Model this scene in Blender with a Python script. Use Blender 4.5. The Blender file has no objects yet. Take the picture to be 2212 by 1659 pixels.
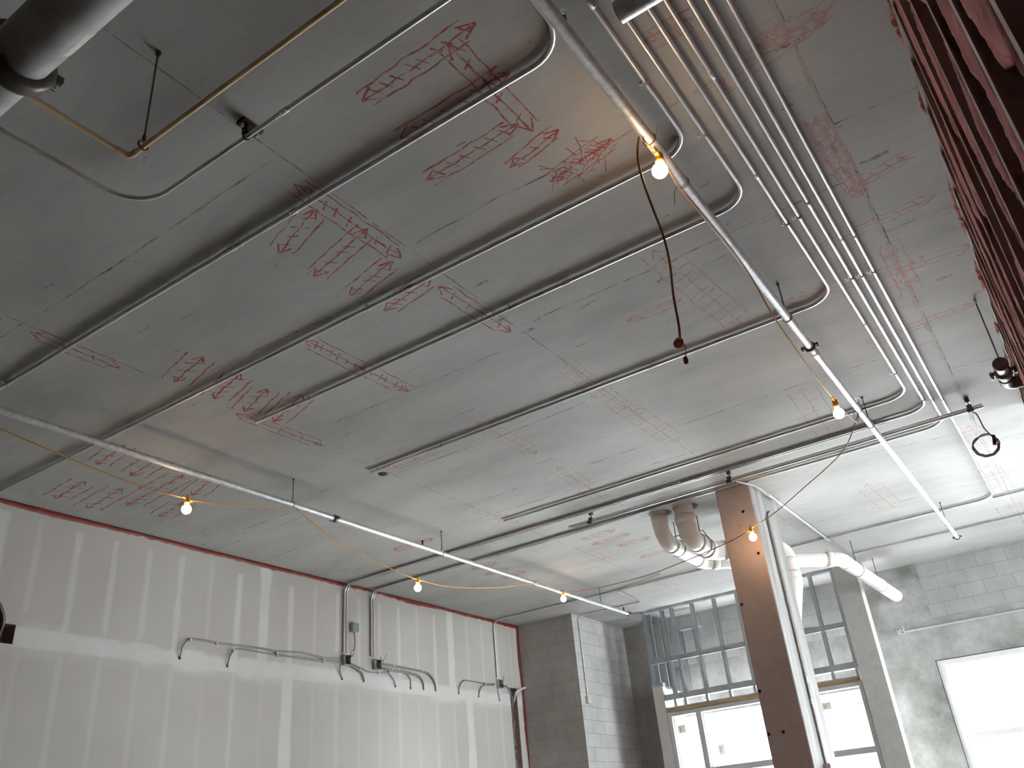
import bpy, bmesh, math, random
from mathutils import Vector, Matrix, noise
random.seed(7)
C = bpy.context.scene.collection
W, HH, F = 2212.0, 1659.0, 1830.38
# ------------------------------------------------------------------ camera, sky, exposure
# world axes seen from the camera: x runs along the ceiling conduits (towards the stud wall),
# y runs along the sprinkler pipes (towards the storefront), z is up.  Camera eye is the origin while
# building; everything is lifted by EYE at the very end so that the floor is z = 0.
EYE = 1.7
RW = Matrix(((0.8233136, -0.33035168, -0.4615436),
             (0.56114734, 0.35161283, 0.74932108),
             (-0.08525483, -0.8759202, 0.47486358)))
cam_data = bpy.data.cameras.new('camera'); cam = bpy.data.objects.new('camera', cam_data); C.objects.link(cam)
cam_data.sensor_width = 36.0; cam_data.sensor_fit = 'HORIZONTAL'; cam_data.lens = 36.0 * F / W
cam_data.clip_start = 0.02; cam_data.clip_end = 200
cr, cd, cf = RW.col[0], RW.col[1], RW.col[2]
cam.matrix_world = Matrix(((cr[0], -cd[0], -cf[0], 0), (cr[1], -cd[1], -cf[1], 0), (cr[2], -cd[2], -cf[2], 0), (0, 0, 0, 1)))
bpy.context.scene.camera = cam
sc = bpy.context.scene
sc.view_settings.view_transform = 'Standard'; sc.view_settings.look = 'None'
sc.view_settings.gamma = 1.0; sc.view_settings.use_curve_mapping = False
sc.view_settings.exposure = 0.82
world = bpy.data.worlds.new('overcast_daylight'); sc.world = world; world.use_nodes = True
wb = world.node_tree.nodes['Background']
wb.inputs[0].default_value = (0.93, 0.97, 1.0, 1); wb.inputs[1].default_value = 16.0
BULB = 45.0

# ------------------------------------------------------------------ placing helpers
def ray(px, py):
    return RW @ Vector((px - W / 2, py - HH / 2, F))
def onz(px, py, z):
    d = ray(px, py); return d * (z / d.z)
def onx(px, py, x):
    d = ray(px, py); return d * (x / d.x)
def ony(px, py, y):
    d = ray(px, py); return d * (y / d.y)
HC = 3.29        # ceiling above the eye
FL = -EYE        # floor
XL = -8.086      # drywall on the left
YB = 14.4        # masonry wall with the windows
XR = 0.218       # face of the stud wall
XE = 6.2         # far right of the deeper part of the room
YR = -5.0        # wall behind the viewer

# ------------------------------------------------------------------ materials
def new_mat(name):
    m = bpy.data.materials.new(name); m.use_nodes = True
    return m, m.node_tree, m.node_tree.nodes['Principled BSDF']
def N(nt, typ, **kw):
    n = nt.nodes.new(typ)
    for k, v in kw.items():
        setattr(n, k, v)
    return n
def coords(nt, scale=(1, 1, 1)):
    tc = N(nt, 'ShaderNodeTexCoord'); mp = N(nt, 'ShaderNodeMapping'); mp.inputs['Scale'].default_value = scale
    nt.links.new(tc.outputs['Object'], mp.inputs[0]); return mp.outputs[0]
def noise_n(nt, vec, scale, detail=4, rough=0.6):
    n = N(nt, 'ShaderNodeTexNoise'); n.inputs['Scale'].default_value = scale
    n.inputs['Detail'].default_value = detail; n.inputs['Roughness'].default_value = rough
    nt.links.new(vec, n.inputs['Vector']); return n.outputs['Fac']
def ramp(nt, fac, stops):
    r = N(nt, 'ShaderNodeValToRGB'); nt.links.new(fac, r.inputs[0])
    while len(r.color_ramp.elements) < len(stops): r.color_ramp.elements.new(0.5)
    for e, (p, c) in zip(r.color_ramp.elements, stops):
        e.position = p; e.color = (c[0], c[1], c[2], 1) if hasattr(c, '__len__') else (c, c, c, 1)
    return r.outputs[0]
def mixc(nt, fac, a, b, mode='MIX'):
    m = N(nt, 'ShaderNodeMix', data_type='RGBA', blend_type=mode)
    for sock, v in ((m.inputs[0], fac), (m.inputs[6], a), (m.inputs[7], b)):
        if isinstance(v, bpy.types.NodeSocket): nt.links.new(v, sock)
        elif hasattr(v, '__len__'): sock.default_value = (v[0], v[1], v[2], 1)
        else: sock.default_value = v
    return m.outputs[2]
def bump(nt, b, h, strength=0.3, dist=0.01):
    n = N(nt, 'ShaderNodeBump'); n.inputs['Strength'].default_value = strength; n.inputs['Distance'].default_value = dist
    nt.links.new(h, n.inputs['Height']); nt.links.new(n.outputs[0], b.inputs['Normal'])
def simple(name, col, rough=0.5, metal=0.0, var=0.12, scale=6.0, stretch=(1, 1, 1), bmp=0.0):
    m, nt, b = new_mat(name)
    v = coords(nt, stretch); n = noise_n(nt, v, scale)
    lo = [c * (1 - var) for c in col]; hi = [min(1, c * (1 + var)) for c in col]
    nt.links.new(ramp(nt, n, ((0.3, lo), (0.7, hi))), b.inputs['Base Color'])
    b.inputs['Roughness'].default_value = rough; b.inputs['Metallic'].default_value = metal
    if bmp: bump(nt, b, noise_n(nt, v, scale * 8), bmp, 0.004)
    return m
def concrete(name, c0, c1, scale, stretch=(1, 1, 1), rough=0.75, spots=True, bmp=0.15):
    m, nt, b = new_mat(name)
    v = coords(nt, stretch)
    a = ramp(nt, noise_n(nt, v, scale, 6, 0.62), ((0.32, c0), (0.68, c1)))
    f = ramp(nt, noise_n(nt, v, scale * 9, 5, 0.7), ((0.25, 0.86), (0.75, 1.08)))
    col = mixc(nt, 1.0, a, f, 'MULTIPLY')
    if spots:
        vo = N(nt, 'ShaderNodeTexVoronoi'); vo.inputs['Scale'].default_value = scale * 4.5
        nt.links.new(v, vo.inputs['Vector'])
        s = ramp(nt, vo.outputs['Distance'], ((0.02, 1.0), (0.06, 0.0)))
        col = mixc(nt, s, col, [c * 0.45 for c in c0])
    nt.links.new(col, b.inputs['Base Color']); b.inputs['Roughness'].default_value = rough
    bump(nt, b, noise_n(nt, v, scale * 25), bmp, 0.004)
    return m
def block_mat(name, c0, c1, swap, zoff, mortar):
    # swap 'x': wall faces along y (u = x);  swap 'y': wall faces along x (u = y)
    m, nt, b = new_mat(name)
    tc = N(nt, 'ShaderNodeTexCoord'); sp = N(nt, 'ShaderNodeSeparateXYZ'); nt.links.new(tc.outputs['Object'], sp.inputs[0])
    cb = N(nt, 'ShaderNodeCombineXYZ'); nt.links.new(sp.outputs['X' if swap == 'x' else 'Y'], cb.inputs[0])
    ad = N(nt, 'ShaderNodeMath', operation='ADD'); ad.inputs[1].default_value = zoff
    nt.links.new(sp.outputs['Z'], ad.inputs[0]); nt.links.new(ad.outputs[0], cb.inputs[1])
    br = N(nt, 'ShaderNodeTexBrick'); nt.links.new(cb.outputs[0], br.inputs['Vector'])
    br.inputs['Scale'].default_value = 1.0; br.inputs['Brick Width'].default_value = 0.4064
    br.inputs['Row Height'].default_value = 0.2032; br.inputs['Mortar Size'].default_value = 0.004
    br.inputs['Mortar Smooth'].default_value = 0.3; br.inputs['Bias'].default_value = 0.0
    br.inputs['Color1'].default_value = (*c0, 1); br.inputs['Color2'].default_value = (*c1, 1); br.inputs['Mortar'].default_value = (*mortar, 1)
    n = ramp(nt, noise_n(nt, tc.outputs['Object'], 1.3, 6, 0.65), ((0.3, 0.78), (0.7, 1.15)))
    n2 = ramp(nt, noise_n(nt, tc.outputs['Object'], 40, 3, 0.7), ((0.2, 0.9), (0.8, 1.06)))
    col = mixc(nt, 1.0, mixc(nt, 1.0, br.outputs['Color'], n, 'MULTIPLY'), n2, 'MULTIPLY')
    nt.links.new(col, b.inputs['Base Color']); b.inputs['Roughness'].default_value = 0.85
    h = N(nt, 'ShaderNodeMath', operation='SUBTRACT'); h.inputs[0].default_value = 1; nt.links.new(br.outputs['Fac'], h.inputs[1])
    bump(nt, b, h.outputs[0], 0.5, 0.006)
    return m

M = {}
def thin_paper():
    m = bpy.data.materials.new('backlit_sticker_paper'); m.use_nodes = True; nt = m.node_tree; nt.nodes.clear()
    o = N(nt, 'ShaderNodeOutputMaterial'); t = N(nt, 'ShaderNodeBsdfTranslucent'); d = N(nt, 'ShaderNodeBsdfDiffuse'); mx = N(nt, 'ShaderNodeMixShader')
    t.inputs[0].default_value = (0.11, 0.106, 0.09, 1); d.inputs[0].default_value = (0.5, 0.48, 0.42, 1); mx.inputs[0].default_value = 0.6
    nt.links.new(d.outputs[0], mx.inputs[1]); nt.links.new(t.outputs[0], mx.inputs[2]); nt.links.new(mx.outputs[0], o.inputs[0]); return m
# smooth formwork concrete overhead, faint stretched mottling
def ceiling_mat(name='formed_concrete_ceiling', over=None):
    m, nt, b = new_mat(name)
    v = coords(nt, (0.55, 1.3, 1))
    a = ramp(nt, noise_n(nt, v, 1.1, 6, 0.6), ((0.3, (0.325, 0.325, 0.315)), (0.5, (0.395, 0.392, 0.378)), (0.72, (0.455, 0.452, 0.44))))
    v2 = coords(nt, (0.9, 6, 1))
    s = ramp(nt, noise_n(nt, v2, 5, 6, 0.75), ((0.3, 0.93), (0.7, 1.04)))
    col = mixc(nt, 1.0, a, s, 'MULTIPLY')
    blot = ramp(nt, noise_n(nt, coords(nt, (0.6, 1.6, 1)), 3.1, 5, 0.7), ((0.66, 0.0), (0.8, 0.5)))
    col = mixc(nt, blot, col, (0.27, 0.27, 0.262))
    if over:   # dry pigment lying in the pores of the same concrete
        pc, lo, hi, sc_, amax = over
        f = ramp(nt, noise_n(nt, coords(nt), sc_, 4, 0.75), ((lo, 0.0), (hi, amax))); col = mixc(nt, f, col, pc)
    nt.links.new(col, b.inputs['Base Color']); b.inputs['Roughness'].default_value = 0.75; b.inputs['Specular IOR Level'].default_value = 0.28
    bump(nt, b, noise_n(nt, v, 60), 0.05, 0.003)
    return m
M['ceil'] = ceiling_mat()
M['seam'] = ceiling_mat('formwork_seam_line', ((0.06, 0.055, 0.05), 0.40, 0.64, 5.0, 0.95))
M['seamsoft'] = ceiling_mat('grimy_formwork_joint', ((0.16, 0.14, 0.135), 0.35, 0.8, 3.0, 0.6))
M['scuff'] = ceiling_mat('ceiling_scuff', ((0.07, 0.065, 0.06), 0.35, 0.62, 30.0, 0.85))
M['patch'] = ceiling_mat('pale_cement_smear', ((0.62, 0.62, 0.60), 0.40, 0.9, 9.0, 0.6))
M['red'] = ceiling_mat('red_marking_crayon', ((0.32, 0.035, 0.03), 0.26, 0.55, 26.0, 0.95))
M['redpale'] = ceiling_mat('faded_red_marking_crayon', ((0.42, 0.10, 0.09), 0.32, 0.66, 22.0, 0.75))
M['sealant'] = simple('red_fire_sealant', (0.17, 0.026, 0.018), 0.55, 0, 0.3, 9)
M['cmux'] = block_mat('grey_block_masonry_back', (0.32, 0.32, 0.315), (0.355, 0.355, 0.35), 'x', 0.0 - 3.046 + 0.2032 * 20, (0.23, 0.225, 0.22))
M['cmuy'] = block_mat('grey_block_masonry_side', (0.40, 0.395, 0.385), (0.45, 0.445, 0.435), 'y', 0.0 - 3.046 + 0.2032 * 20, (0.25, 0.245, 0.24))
M['cmud'] = block_mat('brown_grey_block_masonry', (0.36, 0.34, 0.325), (0.385, 0.365, 0.345), 'x', 0.0 - 3.046 + 0.2032 * 20, (0.27, 0.26, 0.245))
M['conc'] = concrete('stained_poured_concrete', (0.15, 0.152, 0.138), (0.40, 0.40, 0.39), 1.5)
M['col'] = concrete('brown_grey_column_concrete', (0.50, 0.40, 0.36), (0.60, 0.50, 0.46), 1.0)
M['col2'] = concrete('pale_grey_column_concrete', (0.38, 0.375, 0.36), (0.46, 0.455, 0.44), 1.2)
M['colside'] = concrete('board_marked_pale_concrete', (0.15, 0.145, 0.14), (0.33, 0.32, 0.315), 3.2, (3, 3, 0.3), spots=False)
M['col2lit'] = concrete('painted_light_column_side', (0.62, 0.62, 0.61), (0.74, 0.74, 0.73), 2.0)  # paler copy of the column concrete; window light painted into this side
M['floor'] = concrete('dusty_concrete_floor', (0.21, 0.195, 0.175), (0.29, 0.27, 0.245), 0.8)
M['galv'] = simple('galvanised_steel_tube', (0.55, 0.56, 0.57), 0.5, 0.5, 0.1, 14, (1, 1, 1))
M['emt'] = simple('bright_conduit_steel', (0.62, 0.62, 0.63), 0.36, 1.0, 0.06, 20)
M['pipe'] = simple('galvanised_sprinkler_pipe', (0.55, 0.57, 0.59), 0.5, 0.7, 0.2, 28)
M['stud'] = simple('galvanised_stud_steel', (0.40, 0.43, 0.45), 0.42, 0.7, 0.15, 7, (1, 1, 0.4))
M['darkstud'] = simple('dull_brown_stud_steel', (0.43, 0.355, 0.34), 0.6, 0.1, 0.2, 5, (1, 1, 0.3))
M['iron'] = simple('dark_cast_iron', (0.10, 0.095, 0.09), 0.45, 0.7, 0.25, 30)
M['rod'] = simple('threaded_rod_steel', (0.16, 0.16, 0.16), 0.5, 0.8, 0.2, 60)
M['mainpipe'] = simple('dull_galvanised_main', (0.36, 0.35, 0.35), 0.62, 0.6, 0.2, 9)
M['pvc'] = simple('white_pvc_pipe', (0.74, 0.71, 0.68), 0.3, 0, 0.04, 5)
M['pvcj'] = simple('grey_pipe_joint_line', (0.2, 0.19, 0.18), 0.6, 0, 0.1, 5)
M['cpvc'] = simple('cream_plastic_pipe', (0.62, 0.47, 0.27), 0.38, 0, 0.1, 8)
M['rust'] = simple('copper_red_clamp', (0.22, 0.06, 0.035), 0.5, 0.5, 0.2, 20)
M['cord'] = simple('orange_yellow_cord_jacket', (0.62, 0.30, 0.05), 0.45, 0, 0.15, 20)
M['cordb'] = simple('brown_orange_cord_jacket', (0.30, 0.13, 0.04), 0.5, 0, 0.15, 20)
M['sock'] = simple('yellow_lamp_socket_rubber', (0.70, 0.36, 0.05), 0.5, 0, 0.1, 20)
M['reardark'] = simple('darkened_rear_board', (0.11, 0.095, 0.09), 0.9, 0, 0.1, 3)  # unseen wall, colour darkened to cut light bounced onto the near ceiling
M['black'] = simple('black_rubber', (0.02, 0.018, 0.017), 0.5, 0, 0.2, 20)
M['dark'] = simple('dark_cavity', (0.015, 0.012, 0.011), 0.9, 0, 0.2, 20)
M['white'] = simple('white_painted_steel', (0.75, 0.76, 0.77), 0.35, 0, 0.03, 5)
M['frame'] = simple('grey_aluminium_window_frame', (0.50, 0.49, 0.50), 0.4, 0.2, 0.05, 4)
M['wframe'] = simple('white_aluminium_window_frame', (0.74, 0.74, 0.75), 0.4, 0.1, 0.04, 4)
M['wood'] = simple('raw_timber_blocking', (0.33, 0.23, 0.13), 0.7, 0, 0.3, 3, (0.6, 6, 9), 0.2)
M['gyp'] = simple('grey_gypsum_board', (0.50, 0.47, 0.45), 0.9, 0, 0.08, 3)
M['gypdark'] = simple('brown_gypsum_backing', (0.30, 0.235, 0.225), 0.9, 0, 0.15, 3)
M['paper'] = simple('off_white_label_paper', (0.55, 0.54, 0.48), 0.8, 0, 0.1, 30)
M['thinpaper'] = thin_paper()
M['ink'] = simple('grey_label_ink', (0.08, 0.08, 0.08), 0.8, 0, 0.1, 30)
M['box'] = simple('galvanised_junction_box', (0.50, 0.51, 0.50), 0.45, 0.6, 0.15, 20)
M['boxdark'] = simple('junction_box_interior', (0.05, 0.055, 0.055), 0.7, 0.2, 0.3, 40)
M['teal'] = simple('blue_grey_box_cover', (0.16, 0.21, 0.22), 0.5, 0.3, 0.15, 20)
M['cable'] = simple('grey_armoured_cable', (0.20, 0.20, 0.195), 0.45, 0.4, 0.25, 120)
def pink():
    m, nt, b = new_mat('pink_glass_wool')
    v = coords(nt, (1, 1, 1))
    col = ramp(nt, noise_n(nt, v, 7, 6, 0.7), ((0.3, (0.38, 0.10, 0.10)), (0.55, (0.60, 0.22, 0.21)), (0.75, (0.78, 0.44, 0.39))))
    nt.links.new(col, b.inputs['Base Color']); b.inputs['Roughness'].default_value = 1.0
    bump(nt, b, noise_n(nt, v, 90, 6, 0.8), 0.8, 0.01)
    return m
M['pink'] = pink()
def drywall():
    m, nt, b = new_mat('taped_drywall')
    at = N(nt, 'ShaderNodeAttribute', attribute_name='mud')
    v = coords(nt, (1, 1, 1))
    pap = ramp(nt, noise_n(nt, v, 1.2, 5, 0.6), ((0.3, (0.385, 0.365, 0.34)), (0.7, (0.425, 0.405, 0.38))))
    md = ramp(nt, noise_n(nt, v, 3, 5, 0.6), ((0.3, (0.50, 0.495, 0.485)), (0.7, (0.55, 0.545, 0.54))))
    nt.links.new(mixc(nt, at.outputs['Fac'], pap, md), b.inputs['Base Color'])
    b.inputs['Roughness'].default_value = 0.9
    return m
M['dry'] = drywall()
def insulation_strip():
    return concrete('crumbly_brown_fill', (0.05, 0.035, 0.03), (0.30, 0.22, 0.19), 14, spots=False, bmp=0.8)
M['fill'] = insulation_strip()
M['dullpipe'] = simple('dusty_grey_brown_conduit', (0.24, 0.21, 0.20), 0.5, 0.4, 0.2, 15)
def glass():
    m = bpy.data.materials.new('window_glass'); m.use_nodes = True; nt = m.node_tree; nt.nodes.clear()
    o = N(nt, 'ShaderNodeOutputMaterial'); t = N(nt, 'ShaderNodeBsdfTransparent'); g = N(nt, 'ShaderNodeBsdfGlossy')
    g.inputs['Roughness'].default_value = 0.02; f = N(nt, 'ShaderNodeFresnel'); f.inputs[0].default_value = 1.45
    mx = N(nt, 'ShaderNodeMixShader'); nt.links.new(f.outputs[0], mx.inputs[0])
    nt.links.new(t.outputs[0], mx.inputs[1]); nt.links.new(g.outputs[0], mx.inputs[2]); nt.links.new(mx.outputs[0], o.inputs[0])
    t.inputs[0].default_value = (0.97, 0.985, 0.98, 1)
    return m
M['glass'] = glass()
def bulbmat():
    m, nt, b = new_mat('glowing_bulb_glass')
    b.inputs['Base Color'].default_value = (1, 0.9, 0.8, 1)
    b.inputs['Emission Color'].default_value = (1.0, 0.62, 0.34, 1); b.inputs['Emission Strength'].default_value = BULB
    return m
M['bulb'] = bulbmat()

# ------------------------------------------------------------------ mesh builder
class MB:
    def __init__(s): s.bm = bmesh.new(); s.mi = 0
    def quad(s, pts):
        f = s.bm.faces.new([s.bm.verts.new(p) for p in pts]); f.material_index = s.mi; return f
    def box(s, a, b, bev=0.0):
        x0, x1 = sorted((a[0], b[0])); y0, y1 = sorted((a[1], b[1])); z0, z1 = sorted((a[2], b[2]))
        v = [s.bm.verts.new(p) for p in ((x0, y0, z0), (x1, y0, z0), (x1, y1, z0), (x0, y1, z0), (x0, y0, z1), (x1, y0, z1), (x1, y1, z1), (x0, y1, z1))]
        fs = [s.bm.faces.new([v[i] for i in q]) for q in ((3, 2, 1, 0), (4, 5, 6, 7), (0, 1, 5, 4), (1, 2, 6, 5), (2, 3, 7, 6), (3, 0, 4, 7))]
        for f in fs: f.material_index = s.mi
        if bev > 0:
            es = list({e for f in fs for e in f.edges})
            r = bmesh.ops.bevel(s.bm, geom=es, offset=bev, segments=2, affect='EDGES', profile=0.5)
            for f in r['faces']: f.material_index = s.mi
        return s
    def obox(s, c, ax, ay, az, h):
        # oriented box: centre, three unit axes, half sizes
        c = Vector(c); vs = []
        for k in (-1, 1):
            for j in (-1, 1):
                for i in (-1, 1): vs.append(s.bm.verts.new(c + ax * h[0] * i + ay * h[1] * j + az * h[2] * k))
        for q in ((2, 3, 1, 0), (4, 5, 7, 6), (0, 1, 5, 4), (1, 3, 7, 5), (3, 2, 6, 7), (2, 0, 4, 6)):
            s.bm.faces.new([vs[i] for i in q]).material_index = s.mi
        return s
    def sweep(s, pts, rad, seg=12, cap=True, closed=False):
        pts = [Vector(p) for p in pts]; n = len(pts)
        rr = rad if hasattr(rad, '__len__') else [rad] * n
        T = []
        for i in range(n):
            a = pts[(i - 1) % n] if (closed or i > 0) else pts[i]; b = pts[(i + 1) % n] if (closed or i < n - 1) else pts[i]
            T.append((b - a).normalized())
        u = T[0].orthogonal().normalized(); rings = []
        for i in range(n):
            if i: u = (u - T[i] * u.dot(T[i])).normalized()
            w = T[i].cross(u)
            rings.append([s.bm.verts.new(pts[i] + (u * math.cos(2 * math.pi * k / seg) + w * math.sin(2 * math.pi * k / seg)) * rr[i]) for k in range(seg)])
        m = n if closed else n - 1
        for i in range(m):
            A, B = rings[i], rings[(i + 1) % n]
            for k in range(seg):
                f = s.bm.faces.new((A[k], A[(k + 1) % seg], B[(k + 1) % seg], B[k])); f.smooth = True; f.material_index = s.mi
        if cap and not closed:
            s.cap(rings[0][::-1]); s.cap(rings[-1])
        return s
    def cap(s, ring):   # own vertices, so that the flat end does not bend the side's smooth shading
        s.bm.faces.new([s.bm.verts.new(v.co) for v in ring]).material_index = s.mi
    def cyl(s, a, b, r, seg=16): return s.sweep([a, b], r, seg)
    def lathe(s, c, axis, prof, seg=20):
        # prof: (distance along axis, radius)
        ax = Vector(axis).normalized(); c = Vector(c)
        return s.sweep_prof(c, ax, prof, seg)
    def sweep_prof(s, c, ax, prof, seg):
        u = ax.orthogonal().normalized(); w = ax.cross(u); rings = []
        for t, r in prof:
            rings.append([s.bm.verts.new(c + ax * t + (u * math.cos(2 * math.pi * k / seg) + w * math.sin(2 * math.pi * k / seg)) * max(r, 1e-4)) for k in range(seg)])
        for A, B in zip(rings, rings[1:]):
            for k in range(seg):
                f = s.bm.faces.new((A[k], A[(k + 1) % seg], B[(k + 1) % seg], B[k])); f.smooth = True; f.material_index = s.mi
        s.cap(rings[0][::-1]); s.cap(rings[-1])
        return s
    def ring(s, c, axis, R, r, a0=0, a1=360, n=24, seg=8, ref=None):
        ax = Vector(axis).normalized(); c = Vector(c)
        u = Vector(ref).normalized() if ref else ax.orthogonal().normalized(); w = ax.cross(u)
        cl = abs(a1 - a0) >= 360; k = n if cl else n + 1
        pts = [c + (u * math.cos(math.radians(a0 + (a1 - a0) * i / n)) + w * math.sin(math.radians(a0 + (a1 - a0) * i / n))) * R for i in range(k)]
        return s.sweep(pts, r, seg, closed=cl)
    def ribbon(s, pts, w, nrm, jit=0.0):
        pts = [Vector(p) for p in pts]; nrm = Vector(nrm); L = []
        for i, p in enumerate(pts):
            a = pts[max(i - 1, 0)]; b = pts[min(i + 1, len(pts) - 1)]
            t = (b - a).normalized(); sd = t.cross(nrm).normalized() * (w / 2) * (1 + jit * random.uniform(-1, 1))
            L.append((s.bm.verts.new(p - sd), s.bm.verts.new(p + sd)))
        for (a, b), (c, d) in zip(L, L[1:]):
            f = s.bm.faces.new((a, b, d, c)); f.material_index = s.mi
            f.normal_update()
            if f.normal.dot(nrm) < 0: f.normal_flip()
        return s
    def build(s, name, mats, parent=None, off=None):
        me = bpy.data.meshes.new(name)
        if off is not None:
            for v in s.bm.verts: v.co -= off
        s.bm.to_mesh(me); s.bm.free()
        for m in (mats if isinstance(mats, (list, tuple)) else [mats]): me.materials.append(m)
        o = bpy.data.objects.new(name, me); C.objects.link(o)
        if parent: o.parent = parent
        return o
def tag(o, label=None, cat=None, group=None, kind=None):
    if label: o['label'] = label
    if cat: o['category'] = cat
    if group: o['group'] = group
    if kind: o['kind'] = kind
    return o
class Thing:
    """an Empty at the thing's base that parents its parts; part meshes are given in room coordinates"""
    def __init__(s, name, loc, label, cat, group=None):
        s.o = bpy.data.objects.new(name, None); s.o.empty_display_size = 0.05; C.objects.link(s.o)
        s.loc = Vector(loc); s.o.location = s.loc; tag(s.o, label, cat, group)
    def part(s, mb, name, mat, label=None, under=None):
        o = mb.build(name, mat, under or s.o, s.loc)
        if label: o['label'] = label
        return o
def single(mb, name, mat, label, cat, group=None): return tag(mb.build(name, mat), label, cat, group)
def struct(mb, name, mat, parent=None):
    o = mb.build(name, mat, parent)
    if not parent: o['kind'] = 'structure'
    return o
def fillet(pts, R, n=7):
    pts = [Vector(p) for p in pts]; out = [pts[0]]
    for i in range(1, len(pts) - 1):
        a, b, c = pts[i - 1], pts[i], pts[i + 1]
        u = (a - b).normalized(); v = (c - b).normalized(); ang = u.angle(v)
        if ang > math.pi - 0.02: out.append(b); continue
        r = R[i - 1] if hasattr(R, '__len__') else R
        d = min(r / math.tan(ang / 2), (a - b).length * 0.49 if i > 1 else (a - b).length * 0.98, (c - b).length * 0.49 if i < len(pts) - 2 else (c - b).length * 0.98)
        r2 = d * math.tan(ang / 2); cen = b + (u + v).normalized() * (r2 / math.sin(ang / 2))
        s0 = b + u * d - cen; s1 = b + v * d - cen
        for k in range(n + 1):
            out.append(cen + s0.slerp(s1, k / n) if False else cen + (Vector(s0.slerp(s1, k / n)).normalized() * r2))
    out.append(pts[-1]); return out
def smooth(pts, n=8):
    """Catmull-Rom through the points"""
    P = [Vector(p) for p in pts]; P = [P[0] * 2 - P[1]] + P + [P[-1] * 2 - P[-2]]; out = []
    for i in range(1, len(P) - 2):
        for k in range(n):
            t = k / n; a, b, c, d = P[i - 1], P[i], P[i + 1], P[i + 2]
            out.append(0.5 * ((2 * b) + (c - a) * t + (2 * a - 5 * b + 4 * c - d) * t * t + (3 * b - a - 3 * c + d) * t ** 3))
    out.append(P[-2]); return out
Xa, Ya, Za = Vector((1, 0, 0)), Vector((0, 1, 0)), Vector((0, 0, 1))

# ================================================================== THE SETTING
mb = MB(); mb.box((XL - 0.2, YR - 0.2, FL - 0.2), (XE + 0.2, YB + 0.2, FL)); struct(mb, 'floor', M['floor'])

# ceiling slab with drilled sleeves
def cutter(c, r):
    b = MB(); b.cyl((c[0], c[1], HC - 0.1), (c[0], c[1], HC + 0.16), r, 28); return b.build('sleeve', M['dark'])
mb = MB(); mb.box((XL - 0.2, YR - 0.2, HC), (XE + 0.2, YB + 0.2, HC + 0.25)); ceil = struct(mb, 'ceiling', [M[k] for k in ('ceil', 'seam', 'scuff', 'patch', 'seamsoft')])
PA = Vector((-3.735, 9.09, 0)); PB = Vector((-3.43, 9.12, 0)); HOLE = onz(826, 1024, HC)
cuts = [cutter(PA + Vector((0.025, 0, 0)), 0.135), cutter(PB + Vector((0.03, 0, 0)), 0.15), cutter(HOLE, 0.055)]
for c in cuts:
    md = ceil.modifiers.new('b', 'BOOLEAN'); md.operation = 'DIFFERENCE'; md.object = c; md.solver = 'EXACT'
dg = bpy.context.evaluated_depsgraph_get(); dg.update()
me = bpy.data.meshes.new_from_object(ceil.evaluated_get(dg)); ceil.modifiers.clear()
old = ceil.data; ceil.data = me; bpy.data.meshes.remove(old)
for c in cuts: bpy.data.objects.remove(c)
me.materials.clear()
for m_ in ('ceil', 'seam', 'scuff', 'patch', 'seamsoft'): me.materials.append(M[m_])
mb = MB(); mb.bm.from_mesh(me)
for f in mb.bm.faces: f.material_index = 0
DN = Vector((0, 0, -1))
def cp(px, py, d=0.0015): return onz(px, py, HC - d)
def line_on_ceiling(pts, w, mi, jit=0.4, step=0.06, wob=0.004, d=0.00010):
    mb.mi = mi; P = []
    for a, b in zip(pts, pts[1:]):
        L = (b - a).length; n = max(1, int(L / step))
        for k in range(n): P.append(a.lerp(b, k / n))
    P.append(pts[-1])
    s = random.random() * 50
    for i, p in enumerate(P):
        p.x += wob * noise.noise(Vector((s + i * 0.3, 0, 0))) * 2; p.y += wob * noise.noise(Vector((s + i * 0.3, 7, 0))) * 2; p.z = HC - d
    mb.ribbon(P, w, DN, jit)
# formwork joints: long ones along the room ...
for x in (-0.222, -2.68, -5.12):
    line_on_ceiling([Vector((x, YR, HC)), Vector((x, YB, HC))], 0.007, 1, 0.5)
line_on_ceiling([Vector((-0.235, 2.2, HC)), Vector((-0.235, 9.5, HC))], 0.030, 4, 0.8, 0.12, d=0.00008)
line_on_ceiling([Vector((-3.9, 7.0, HC)), Vector((-3.9, YB, HC))], 0.007, 1, 0.5)
line_on_ceiling([Vector((-6.6, 9.0, HC)), Vector((-6.6, YB, HC))], 0.007, 1, 0.5)
# ... and the short ones across, where the photograph shows them
for sg in [((70, 690), (330, 520), (605, 334)), ((885, 533), (1070, 430), (1300, 322)), ((1300, 322), (1530, 180), (1712, 88)),
           ((1115, 707), (1442, 568)), ((1442, 568), (1580, 502), (1830, 390)), ((1275, 1003), (1452, 943)), ((1472, 918), (1623, 866), (1806, 806)), ((1806, 806), (2040, 730)),
           ((1068, 1110), (1480, 981)), ((385, 833), (640, 718), (920, 590)), ((740, 906), (884, 846), (1078, 761)), ((860, 1021), (1075, 945), (1309, 851)),
           ((1024, 1087), (1182, 1033)), ((0, 729), (67, 689)), ((665, 940), (740, 906)), ((428, 1181), (635, 1104)), ((470, 1186), (645, 1120)), ((1004, 1318), (1121, 1286)),
           ((1800, 270), (1985, 187)), ((1915, 500), (2065, 443)), ((2007, 662), (2128, 627)), ((2057, 796), (2161, 772)), ((2101, 898), (2212, 865)), ((2132, 956), (2212, 936)),
           ((1690, 1147), (1990, 1072)), ((1860, 1103), (2212, 1020)), ((1740, 1010), (2100, 930)), ((1240, 1240), (1450, 1170)), ((1290, 1150), (1450, 1110)), ((850, 1320), (1010, 1280)), ((560, 1215), (700, 1165))]:
    line_on_ceiling([cp(*p) for p in sg], 0.009, 1, 0.6)
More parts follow.
